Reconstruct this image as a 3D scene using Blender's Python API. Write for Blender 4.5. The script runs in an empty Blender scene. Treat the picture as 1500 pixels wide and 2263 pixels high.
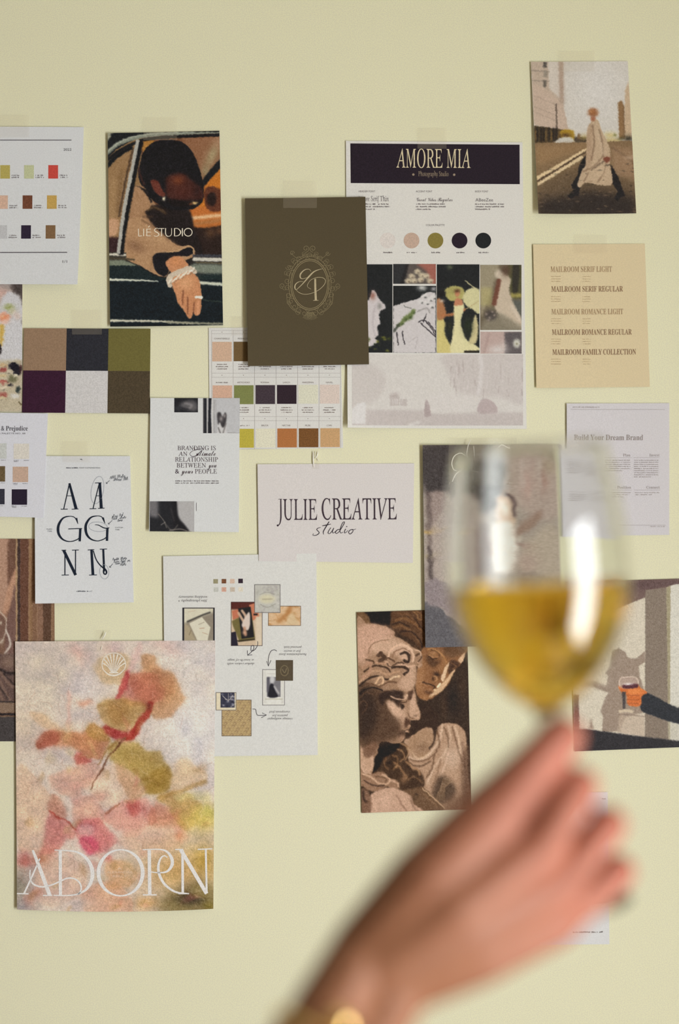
import bpy, bmesh, math, random
import numpy as np
from mathutils import Vector, Matrix

random.seed(7)
RNG = np.random.default_rng(7)
SC = bpy.context.scene
COL = SC.collection

# ------------------------------------------------------------------ camera, world, lights, exposure
D_WALL = 1.53            # camera to pinboard wall, metres
Z_CAM = 1.45
UPX = 0.00032            # metres per photo pixel per metre of distance (50 mm lens, 24 mm wide film)
cam = bpy.data.cameras.new('camera')
cam_o = bpy.data.objects.new('camera', cam)
COL.objects.link(cam_o)
cam_o.location = (0, -D_WALL, Z_CAM)
cam_o.rotation_euler = (math.radians(90), 0, 0)
cam.sensor_fit = 'HORIZONTAL'
cam.sensor_width = 24.0
cam.lens = 50.0
cam.clip_start = 0.02
cam.dof.use_dof = True
cam.dof.focus_distance = D_WALL - 0.002
cam.dof.aperture_fstop = 2.5
SC.camera = cam_o

W = bpy.data.worlds.new('room_glow')
SC.world = W
W.use_nodes = True
W.node_tree.nodes['Background'].inputs[0].default_value = (1.0, 0.88, 0.66, 1)
W.node_tree.nodes['Background'].inputs[1].default_value = 0.05

def area(name, loc, target, size, size_y, power, color):
    l = bpy.data.lights.new(name, 'AREA')
    l.shape = 'RECTANGLE'; l.size = size; l.size_y = size_y
    l.energy = power; l.color = color
    o = bpy.data.objects.new(name, l)
    COL.objects.link(o)
    o.location = loc
    o.rotation_euler = (Vector(target) - Vector(loc)).to_track_quat('-Z', 'Y').to_euler()
    return o

# daylight through the tall window in the right wall, a little behind the camera
WIN_Y0, WIN_Y1, WIN_Z0, WIN_Z1, WALL_RX = -2.00, -1.30, 0.35, 1.75, 1.15
area('window_daylight', (WALL_RX + 0.03, (WIN_Y0 + WIN_Y1) / 2, (WIN_Z0 + WIN_Z1) / 2),
     (WALL_RX - 1, (WIN_Y0 + WIN_Y1) / 2, (WIN_Z0 + WIN_Z1) / 2), WIN_Y1 - WIN_Y0, WIN_Z1 - WIN_Z0, 60, (0.97, 1.0, 1.0))
# warm ceiling lamp above and behind the photographer
area('ceiling_lamp_light', (0.5, -1.75, 2.5), (0.0, 0, 1.45), 0.5, 0.35, 1.0, (1.0, 0.66, 0.05))

vs = SC.view_settings
vs.view_transform = 'Standard'; vs.look = 'None'; vs.gamma = 1.0; vs.exposure = 0.0
vs.use_curve_mapping = False

# ------------------------------------------------------------------ colour and material helpers
LIGHT = np.array([0.84, 0.81, 0.73])      # how the room light tints a white sheet on the wall

def lin(c):
    c = np.asarray(c, float) / 255.0
    return np.where(c <= 0.04045, c / 12.92, ((c + 0.055) / 1.055) ** 2.4)

def alb(c):
    return np.clip(lin(c) / LIGHT, 0.004, 0.92)

MATS = {}

def principled(name, base, rough=0.6, spec=0.3, **kw):
    m = bpy.data.materials.new(name)
    m.use_nodes = True
    b = m.node_tree.nodes['Principled BSDF']
    b.inputs['Base Color'].default_value = (*[float(v) for v in base], 1)
    b.inputs['Roughness'].default_value = rough
    b.inputs['Specular IOR Level'].default_value = spec
    for k, v in kw.items():
        b.inputs[k].default_value = v
    return m

def fibre(m, amount=0.05, scale=900.0, tint=None):
    """fine mottling of the base colour (paper fibre, paint texture)"""
    nt = m.node_tree
    b = nt.nodes['Principled BSDF']
    base = tuple(b.inputs['Base Color'].default_value)
    geo = nt.nodes.new('ShaderNodeNewGeometry')
    n = nt.nodes.new('ShaderNodeTexNoise')
    n.inputs['Scale'].default_value = scale
    n.inputs['Detail'].default_value = 2
    nt.links.new(geo.outputs['Position'], n.inputs['Vector'])
    r = nt.nodes.new('ShaderNodeValToRGB')
    lo = [min(1, v * (1 - amount)) for v in base[:3]]
    hi = [min(1, v * (1 + amount)) for v in base[:3]]
    if tint:
        lo = [l * t for l, t in zip(lo, tint)]
    r.color_ramp.elements[0].position = 0.36; r.color_ramp.elements[0].color = (*lo, 1)
    r.color_ramp.elements[1].position = 0.64; r.color_ramp.elements[1].color = (*hi, 1)
    nt.links.new(n.outputs['Fac'], r.inputs['Fac'])
    nt.links.new(r.outputs['Color'], b.inputs['Base Color'])
    return m

def ink(c, rough=0.65):
    k = ('ink', tuple(int(v) for v in c), rough)
    if k not in MATS:
        MATS[k] = fibre(principled('ink_%02x%02x%02x' % k[1], alb(c), rough, 0.2), 0.10 if sum(c) > 250 else 0.22, 800)
    return MATS[k]

def paper(c):
    k = ('paper', tuple(c))
    if k not in MATS:
        MATS[k] = fibre(principled('paper_%02x%02x%02x' % k[1], alb(c), 0.7, 0.2), 0.045, 900)
    return MATS[k]

def print_material():
    if 'print' not in MATS:
        m = principled('printed_photo_ink', (1, 1, 1), 0.55, 0.25)
        a = m.node_tree.nodes.new('ShaderNodeVertexColor')
        a.layer_name = 'ink'
        m.node_tree.links.new(a.outputs['Color'], m.node_tree.nodes['Principled BSDF'].inputs['Base Color'])
        MATS['print'] = m
    return MATS['print']

# ------------------------------------------------------------------ object helpers
def tag(o, label=None, cat=None, group=None, kind=None):
    if label: o['label'] = label
    if cat: o['category'] = cat
    if group: o['group'] = group
    if kind: o['kind'] = kind
    return o

def link_mesh(name, verts, faces, mat, parent=None, smooth=False):
    me = bpy.data.meshes.new(name)
    me.from_pydata([tuple(map(float, v)) for v in verts], [], [tuple(f) for f in faces])
    if smooth:
        me.polygons.foreach_set('use_smooth', [True] * len(me.polygons))
    me.update()
    me.materials.append(mat)
    o = bpy.data.objects.new(name, me)
    COL.objects.link(o)
    if parent: o.parent = parent
    return o

def box_data(x0, x1, y0, y1, z0, z1):
    v = [(x, y, z) for z in (z0, z1) for y in (y0, y1) for x in (x0, x1)]
    f = [(0, 2, 3, 1), (4, 5, 7, 6), (0, 1, 5, 4), (2, 6, 7, 3), (0, 4, 6, 2), (1, 3, 7, 5)]
    return v, f

def boxes(name, bl, mat, parent=None):
    V, F = [], []
    for b in bl:
        v, f = box_data(*b)
        F += [tuple(i + len(V) for i in q) for q in f]; V += v
    return link_mesh(name, V, F, mat, parent)

def grid_mesh(name, P, mat, parent=None, colors=None, smooth=True):
    """P: (rows, cols, 3) array of points -> one mesh, row 0 at the top"""
    r, c = P.shape[:2]
    me = bpy.data.meshes.new(name)
    idx = np.arange(r * c).reshape(r, c)
    q = np.stack([idx[:-1, :-1], idx[1:, :-1], idx[1:, 1:], idx[:-1, 1:]], -1).reshape(-1, 4)
    me.vertices.add(r * c)
    me.vertices.foreach_set('co', P.reshape(-1).astype(np.float32))
    me.loops.add(q.size)
    me.loops.foreach_set('vertex_index', q.reshape(-1).astype(np.int32))
    me.polygons.add(len(q))
    me.polygons.foreach_set('loop_start', np.arange(0, q.size, 4, dtype=np.int32))
    if smooth:
        me.polygons.foreach_set('use_smooth', np.ones(len(q), bool))
    me.update(calc_edges=True)
    if colors is not None:
        a = me.color_attributes.new('ink', 'FLOAT_COLOR', 'POINT')
        rgba = np.ones((r * c, 4), np.float32)
        rgba[:, :3] = colors.reshape(-1, 3)
        a.data.foreach_set('color', rgba.reshape(-1))
    me.materials.append(mat)
    o = bpy.data.objects.new(name, me)
    COL.objects.link(o)
    if parent: o.parent = parent
    return o

# ------------------------------------------------------------------ room
wall_v = (222, 217, 180)
WALLM = fibre(principled('cream_wall_paint', alb(wall_v), 0.75, 0.15), 0.055, 900, (1.0, 0.985, 1.05))
CEIL = principled('ceiling_paint', (0.78, 0.75, 0.66), 0.8, 0.1)
FLOORM = principled('oak_floor', (0.36, 0.24, 0.14), 0.5, 0.3)
nt = FLOORM.node_tree
wv = nt.nodes.new('ShaderNodeTexWave'); wv.inputs['Scale'].default_value = 3; wv.inputs['Distortion'].default_value = 6
cr = nt.nodes.new('ShaderNodeValToRGB')
cr.color_ramp.elements[0].color = (0.30, 0.19, 0.11, 1); cr.color_ramp.elements[1].color = (0.42, 0.29, 0.18, 1)
nt.links.new(wv.outputs['Fac'], cr.inputs['Fac']); nt.links.new(cr.outputs['Color'], nt.nodes['Principled BSDF'].inputs['Base Color'])
ZC = 2.6
tag(boxes('wall_back', [(-2.2, WALL_RX + 0.1, 0, 0.1, 0, ZC)], WALLM), kind='structure')
tag(boxes('floor', [(-2.2, WALL_RX + 0.1, -3.6, 0.1, -0.05, 0)], FLOORM), kind='structure')
tag(boxes('ceiling', [(-2.2, WALL_RX + 0.1, -3.6, 0.1, ZC, ZC + 0.05)], CEIL), kind='structure')
x0, x1 = WALL_RX, WALL_RX + 0.1
tag(boxes('wall_right', [(x0, x1, -3.6, WIN_Y0, 0, ZC), (x0, x1, WIN_Y1, 0, 0, ZC),
                         (x0, x1, WIN_Y0, WIN_Y1, 0, WIN_Z0), (x0, x1, WIN_Y0, WIN_Y1, WIN_Z1, ZC)], WALLM), kind='structure')
FR = principled('window_frame_paint', (0.8, 0.79, 0.76), 0.4, 0.4)
ym = (WIN_Y0 + WIN_Y1) / 2
tag(boxes('window_1', [(x0 - 0.015, x0 + 0.02, WIN_Y0 - 0.04, WIN_Y0 + 0.02, WIN_Z0 - 0.04, WIN_Z1 + 0.04),
                       (x0 - 0.015, x0 + 0.02, WIN_Y1 - 0.02, WIN_Y1 + 0.04, WIN_Z0 - 0.04, WIN_Z1 + 0.04),
                       (x0 - 0.015, x0 + 0.02, WIN_Y0, WIN_Y1, WIN_Z1 - 0.02, WIN_Z1 + 0.04),
                       (x0 - 0.05, x0 + 0.02, WIN_Y0 - 0.06, WIN_Y1 + 0.06, WIN_Z0 - 0.04, WIN_Z0)], FR), kind='structure')
tag(boxes('baseboard_back', [(-2.2, WALL_RX, -0.015, 0, 0, 0.09)], FR), kind='structure')

# ------------------------------------------------------------------ raster painter for the printed photographs
def smooth_path(p, closed, n=6):
    p = np.asarray(p, float)
    if len(p) < 3: return p
    k = len(p); out = []
    rng = range(k) if closed else range(k - 1)
    for i in rng:
        if closed:
            a, b, c, d = p[(i - 1) % k], p[i], p[(i + 1) % k], p[(i + 2) % k]
        else:
            a, b, c, d = p[max(i - 1, 0)], p[i], p[i + 1], p[min(i + 2, k - 1)]
        for t in np.arange(n) / n:
            out.append(0.5 * (2 * b + (c - a) * t + (2 * a - 5 * b + 4 * c - d) * t * t + (3 * b - a - 3 * c + d) * t ** 3))
    if not closed: out.append(p[-1])
    return np.array(out)

def gblur(a, s):
    if s < 0.3: return a
    r = max(1, int(s * 2.6))
    k = np.exp(-0.5 * (np.arange(-r, r + 1) / s) ** 2); k /= k.sum()
    for ax in (0, 1):
        pad = [(0, 0)] * a.ndim; pad[ax] = (r, r)
        b = np.pad(a, pad, mode='edge')
        out = np.zeros_like(a)
        for i, w in enumerate(k):
            out += w * (b[i:i + a.shape[0]] if ax == 0 else b[:, i:i + a.shape[1]])
        a = out
    return a

def vnoise(h, w, cell, seed):
    r = np.random.default_rng(seed)
    gh, gw = int(h / cell) + 3, int(w / cell) + 3
    g = r.random((gh, gw))
    y = np.arange(h) / cell; x = np.arange(w) / cell
    yi = y.astype(int); xi = x.astype(int)
    fy = (y - yi)[:, None]; fx = (x - xi)[None]
    fy = fy * fy * (3 - 2 * fy); fx = fx * fx * (3 - 2 * fx)
    a = g[yi][:, xi]; b = g[yi][:, xi + 1]; c = g[yi + 1][:, xi]; d = g[yi + 1][:, xi + 1]
    return (a * (1 - fx) + b * fx) * (1 - fy) + (c * (1 - fx) + d * fx) * fy - 0.5

class Cv:
    SS = 2
    def __init__(s, x0, y0, x1, y1, bg):
        s.x0, s.y0 = x0, y0
        s.h, s.w = int((y1 - y0) * s.SS), int((x1 - x0) * s.SS)
        s.img = np.empty((s.h, s.w, 3)); s.img[:] = bg
        s.ox, s.oy, s.k = 0, 0, 1.0
    def X(s, ox, oy, k):
        s.ox, s.oy, s.k = ox, oy, k
        return s
    def T(s, p):
        p = np.asarray(p, float)
        return (p / s.k + [s.ox - s.x0, s.oy - s.y0]) * s.SS
    def lay(s, m, c, a, r0=0, c0=0):
        h, w = m.shape
        v = s.img[r0:r0 + h, c0:c0 + w]
        al = (m * a)[..., None]
        v[:] = v * (1 - al) + np.asarray(c, float) * al
    def fill(s, P, m=0):
        """coverage of a closed outline, returned for its own window only"""
        X0, Y0 = max(0, int(P[:, 0].min()) - m), max(0, int(P[:, 1].min()) - m)
        X1, Y1 = min(s.w, int(P[:, 0].max()) + m + 2), min(s.h, int(P[:, 1].max()) + m + 2)
        if X1 <= X0 or Y1 <= Y0: return None, 0, 0
        h, w = Y1 - Y0, X1 - X0
        d = np.zeros((h, w + 1), np.int32)
        n = len(P)
        for i in range(n):
            (xa, ya), (xb, yb) = P[i] - (X0, Y0), P[(i + 1) % n] - (X0, Y0)
            if ya == yb: continue
            if ya > yb: xa, ya, xb, yb = xb, yb, xa, ya
            r = np.arange(max(0, math.ceil(ya - .5)), min(h, math.ceil(yb - .5)))
            if not len(r): continue
            x = xa + (r + .5 - ya) * (xb - xa) / (yb - ya)
            np.add.at(d, (r, np.clip(np.ceil(x - .5), 0, w).astype(int)), 1)
        return (np.cumsum(d, 1)[:, :w] % 2).astype(float), Y0, X0
    def poly(s, pts, c, a=1.0, b=0, sm=1):
        P = s.T(pts)
        if sm: P = smooth_path(P, True)
        r = max(0.5, b / s.k * s.SS)
        m, y, x = s.fill(P, int(r * 2.8) + 1)
        if m is not None: s.lay(gblur(m, r), c, a, y, x)
        return s
    def rect(s, x0, y0, x1, y1, c, a=1.0, b=0, **k):
        return s.poly([(x0, y0), (x1, y0), (x1, y1), (x0, y1)], c, a, b, 0, **k)
    def line(s, pts, w, c, a=1.0, b=0, sm=1, w2=None):
        P = s.T(pts)
        if sm: P = smooth_path(P, False, 5)
        f = s.SS / s.k
        n = len(P)
        ws = np.interp(np.linspace(0, 1, n), [0, 1], [w, w if w2 is None else w2]) * f / 2
        mg = int(max(ws) + b * f * 2.8) + 3
        X0, Y0 = max(0, int(P[:, 0].min()) - mg), max(0, int(P[:, 1].min()) - mg)
        X1, Y1 = min(s.w, int(P[:, 0].max()) + mg), min(s.h, int(P[:, 1].max()) + mg)
        if X1 <= X0 or Y1 <= Y0: return s
        P = P - (X0, Y0)
        m = np.zeros((Y1 - Y0, X1 - X0))
        for i in range(n - 1):
            p, q = P[i], P[i + 1]; r = max(ws[i], ws[i + 1]) + 2
            ya, yb = int(max(0, min(p[1], q[1]) - r)), int(min(Y1 - Y0, max(p[1], q[1]) + r + 1))
            xa, xb = int(max(0, min(p[0], q[0]) - r)), int(min(X1 - X0, max(p[0], q[0]) + r + 1))
            if ya >= yb or xa >= xb: continue
            yy, xx = np.mgrid[ya:yb, xa:xb]
            dv = q - p; L = dv @ dv + 1e-9
            t = np.clip(((xx + .5 - p[0]) * dv[0] + (yy + .5 - p[1]) * dv[1]) / L, 0, 1)
            dd = np.hypot(xx + .5 - p[0] - t * dv[0], yy + .5 - p[1] - t * dv[1])
            rr = ws[i] * (1 - t) + ws[i + 1] * t
            v = m[ya:yb, xa:xb]
            np.maximum(v, np.clip(rr - dd + .5, 0, 1), out=v)
        if b: m = gblur(m, b * f)
        s.lay(m, c, a, Y0, X0)
        return s
    def blob(s, x, y, rx, ry, c, a=1.0, rot=0, p=2.0):
        (cx, cy), = s.T([(x, y)])
        f = s.SS / s.k; R = max(rx, ry) * f * 2.6
        X0, Y0, X1, Y1 = max(0, int(cx - R)), max(0, int(cy - R)), min(s.w, int(cx + R) + 1), min(s.h, int(cy + R) + 1)
        if X1 <= X0 or Y1 <= Y0: return s
        yy, xx = np.mgrid[Y0:Y1, X0:X1]
        t = math.radians(rot); dx, dy = xx - cx, yy - cy
        u = (dx * math.cos(t) + dy * math.sin(t)) / (rx * f); v = (-dx * math.sin(t) + dy * math.cos(t)) / (ry * f)
        s.lay(np.exp(-(u * u + v * v) ** (p / 2)), c, a, Y0, X0)
        return s
    def warp(s, amp, cell, seed):
        """ragged, organic outlines: shift every sample by smooth noise"""
        dx = vnoise(s.h, s.w, cell * s.SS, seed) * 2 * amp * s.SS; dy = vnoise(s.h, s.w, cell * s.SS, seed + 1) * 2 * amp * s.SS
        yy, xx = np.mgrid[0:s.h, 0:s.w]
        s.img = s.img[np.clip(yy + dy, 0, s.h - 1).astype(int), np.clip(xx + dx, 0, s.w - 1).astype(int)]
        return s
    def grain(s, amp, seed):
        """coarse print grain"""
        r = np.random.default_rng(seed); n = gblur(r.normal(0, 1, (s.h, s.w)), 0.55 * s.SS)
        s.img += (n / n.std() * amp)[..., None]
        return s
    def mottle(s, amp, cell, seed, tint=(1, 1, 1)):
        n = vnoise(s.h, s.w, cell * s.SS, seed)
        s.img += n[..., None] * amp * np.asarray(tint)
        return s
    def soften(s, r):
        s.img = gblur(s.img, r * s.SS); return s
    def sample(s, x, y):
        fx = np.clip((x - s.x0) * s.SS - .5, 0, s.w - 1.001); fy = np.clip((y - s.y0) * s.SS - .5, 0, s.h - 1.001)
        xi, yi = fx.astype(int), fy.astype(int); tx, ty = (fx - xi)[..., None], (fy - yi)[..., None]
        I = s.img
        v = (I[yi, xi] * (1 - tx) + I[yi, xi + 1] * tx) * (1 - ty) + (I[yi + 1, xi] * (1 - tx) + I[yi + 1, xi + 1] * tx) * ty
        return alb(np.clip(v, 0, 255))

# ------------------------------------------------------------------ lettering
def styled(ch, style):
    o = ord(ch)
    if style == 'bold':
        if 'A' <= ch <= 'Z': return chr(0x1D400 + o - 65)
        if 'a' <= ch <= 'z': return chr(0x1D41A + o - 97)
        if '0' <= ch <= '9': return chr(0x1D7CE + o - 48)
    if style in ('ital', 'roman'):
        if ch == 'h': return '\u210e'
        if 'A' <= ch <= 'Z': return chr(0x1D434 + o - 65)
        if 'a' <= ch <= 'z': return chr(0x1D44E + o - 97)
    if style == 'script':
        if 'A' <= ch <= 'Z': return chr(0x1D4D0 + o - 65)
        if 'a' <= ch <= 'z': return chr(0x1D4EA + o - 97)
    return ch

GLYPH = {}
def load_glyphs():
    need = {
        'bold': 'A B C D E F G H I L M N O P R S T U V Y a b c d e g i j l m n o r s t u v y &',
        'ital': 'A B C D E G H I L M N O P R S T U V W a b c d e f g h i k l m n o p r s t u v w y + &',
        'script': 'G I V R a b e g i l m n o r s t u y',
        'sans': 'ABCDEFGHIJKLMNOPQRSTUVWXYZabcdefghijklmnopqrstuvwxyz0123456789/.,#@&+'}
    SP = 4.0
    objs = []
    for st, chars in need.items():
        chars = chars.replace(' ', '')
        for rep in (1, 2):                     # one letter per line, then doubled, to learn its advance
            c = bpy.data.curves.new('g', 'FONT'); c.size = 1; c.resolution_u = 3; c.space_line = SP
            c.body = '\n'.join(styled(ch, st) * rep for ch in chars)
            o = bpy.data.objects.new('g', c); COL.objects.link(o); objs.append((st, chars, o))
    dg = bpy.context.evaluated_depsgraph_get()
    def bands(o, n):
        ev = o.evaluated_get(dg); me = ev.to_mesh()
        v = np.empty(len(me.vertices) * 3); me.vertices.foreach_get('co', v); v = v.reshape(-1, 3)[:, :2]
        line = np.clip(np.round((0.25 - v[:, 1]) / SP), 0, n - 1).astype(int)
        polys = [tuple(p.vertices) for p in me.polygons]
        out = []
        owner = line[[p[0] for p in polys]]
        for i in range(n):
            ids = np.nonzero(line == i)[0]; mp = {int(k): j for j, k in enumerate(ids)}
            out.append((v[ids] + [0, i * SP], [tuple(mp[q] for q in polys[j]) for j in np.nonzero(owner == i)[0]]))
        ev.to_mesh_clear()
        return out
    for i in range(0, len(objs), 2):
        st, chars, o = objs[i]
        one, two = bands(o, len(chars)), bands(objs[i + 1][2], len(chars))
        for ch, (v, f), (v2, _) in zip(chars, one, two):
            GLYPH[st, ch] = (v, f, (v2[:, 0].max() - v[:, 0].max()) if len(v) and len(v2) else 0.6)
    for _, _, o in objs:
        c = o.data; bpy.data.objects.remove(o); bpy.data.curves.remove(c)
    for st in ('bold', 'ital', 'sans', 'script'):
        v = GLYPH[st, 'I'][0]
        GLYPH[st, 'cap'] = float(v[:, 1].max() - max(0, v[:, 1].min()))
load_glyphs()
IT = 0.277

class Ink:
    """collects flat printed shapes in photo-plane pixels; y grows downward"""
    def __init__(s): s.V, s.F = [], []
    def add(s, v, f):
        n = len(s.V); s.V += [tuple(p) for p in v]; s.F += [tuple(i + n for i in q) for q in f]
    def text(s, body, x, y, h, w=None, style='bold', anchor='l', rot=0, track=0.0, xs=1.0, lean=0.0):
        st = 'ital' if style == 'roman' else style
        k = h / GLYPH[st, 'cap']
        V, F, cx = [], [], 0.0
        for ch in body:
            if ch == ' ' or (st, ch) not in GLYPH:
                cx += 0.26 + track; continue
            v, f, adv = GLYPH[st, ch]
            n = len(V)
            for p in v:
                px = p[0] - (IT * p[1] if style == 'roman' else 0) + lean * p[1]
                V.append((px + cx, p[1]))
            F += [tuple(i + n for i in q) for q in f]
            cx += adv + track
        if not V: return s
        A = np.array(V)
        lo, hi = A[:, 0].min(), A[:, 0].max()
        sx = (w / (hi - lo)) if w else k * xs
        A = np.stack([(A[:, 0] - lo) * sx, -A[:, 1] * k], 1)
        tw = (hi - lo) * sx
        if anchor == 'c': A[:, 0] -= tw / 2
        if anchor == 'r': A[:, 0] -= tw
        t = math.radians(rot); c, sn = math.cos(t), math.sin(t)
        A = np.stack([A[:, 0] * c - A[:, 1] * sn + x, A[:, 0] * sn + A[:, 1] * c + y], 1)
        s.add(A, F); return s
    def rib(s, pts, w, sm=1, n=6):
        """stroke; w is one width or one per point"""
        P = np.asarray(pts, float)
        ws = np.full(len(P), w, float) if np.isscalar(w) else np.interp(np.linspace(0, 1, len(P)), np.linspace(0, 1, len(w)), w)
        if sm and len(P) > 2:
            t0 = np.arange(len(P)); P2 = smooth_path(P, False, n)
            ws = np.interp(np.linspace(0, len(P) - 1, len(P2)), t0, ws); P = P2
        d = np.gradient(P, axis=0); d /= np.linalg.norm(d, axis=1)[:, None] + 1e-9
        nn = np.stack([-d[:, 1], d[:, 0]], 1) * ws[:, None] / 2
        V = np.concatenate([P + nn, P - nn]); k = len(P)
        s.add(V, [(i, i + 1, i + 1 + k, i + k) for i in range(k - 1)]); return s
    def ell(s, cx, cy, rx, ry, w, a0=0, a1=360, rot=0, n=40):
        t = np.radians(np.linspace(a0, a1, n)); c, sn = math.cos(math.radians(rot)), math.sin(math.radians(rot))
        x, y = rx * np.cos(t), ry * np.sin(t)
        return s.rib(np.stack([cx + x * c - y * sn, cy + x * sn + y * c], 1), w, sm=0)
    def disc(s, cx, cy, r, n=28):
        t = np.linspace(0, 2 * np.pi, n, endpoint=False)
        s.add([(cx, cy)] + [(cx + r * math.cos(a), cy + r * math.sin(a)) for a in t],
              [(0, i + 1, (i + 1) % n + 1) for i in range(n)]); return s
    def rect(s, x0, y0, x1, y1, n=1):
        return s.quad([(x0, y0), (x1, y0), (x1, y1), (x0, y1)], n)
    def quad(s, q, n=1):
        q = np.asarray(q, float); V = []
        for j in range(n + 1):
            for i in range(n + 1):
                u, v = i / n, j / n
                V.append((q[0] * (1 - u) + q[1] * u) * (1 - v) + (q[3] * (1 - u) + q[2] * u) * v)
        s.add(V, [(j * (n + 1) + i, (j + 1) * (n + 1) + i, (j + 1) * (n + 1) + i + 1, j * (n + 1) + i + 1) for j in range(n) for i in range(n)])
        return s
    def micro(s, x, y, w, h, rot=0.0, seed=0):
        """a line of print too small to read: broken dashes the height of its letters"""
        r = random.Random(seed + int(x * 7 + y * 13)); c, sn = math.cos(math.radians(rot)), math.sin(math.radians(rot))
        t = 0
        while t < w:
            L = min(w - t, h * r.uniform(0.25, 0.5)); a = h * r.uniform(0.6, 1.0); b = h * r.uniform(0.0, 0.25)
            if r.random() < 0.86:
                q = [(t, -a), (t + L * .8, -a), (t + L * .8, -b), (t, -b)]
                s.quad([(x + px * c - py * sn, y + px * sn + py * c) for px, py in q])
            t += L * 1.15
        return s
    def scribble(s, x, y, w, h, rot=0.0, seed=0, lw=0.7):
        """handwriting too small to read"""
        r = random.Random(seed); c, sn = math.cos(math.radians(rot)), math.sin(math.radians(rot))
        t = 0
        while t < w:
            L = min(w - t, h * r.uniform(1.8, 3.4)); p = []; u = 0; up = 0
            while u <= L:
                p.append((t + u + (h * .25 if up else 0), -h * (r.choice([.6, .6, 1.0, 1.2]) if up else r.choice([0, 0, -.25]))))
                u += h * .28; up = 1 - up
            if len(p) > 2:
                s.rib([(x + a * c - b * sn, y + a * sn + b * c) for a, b in p], lw, n=3)
            t += L + h * .6
        return s

def mm(v): return v * 0.001

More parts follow.
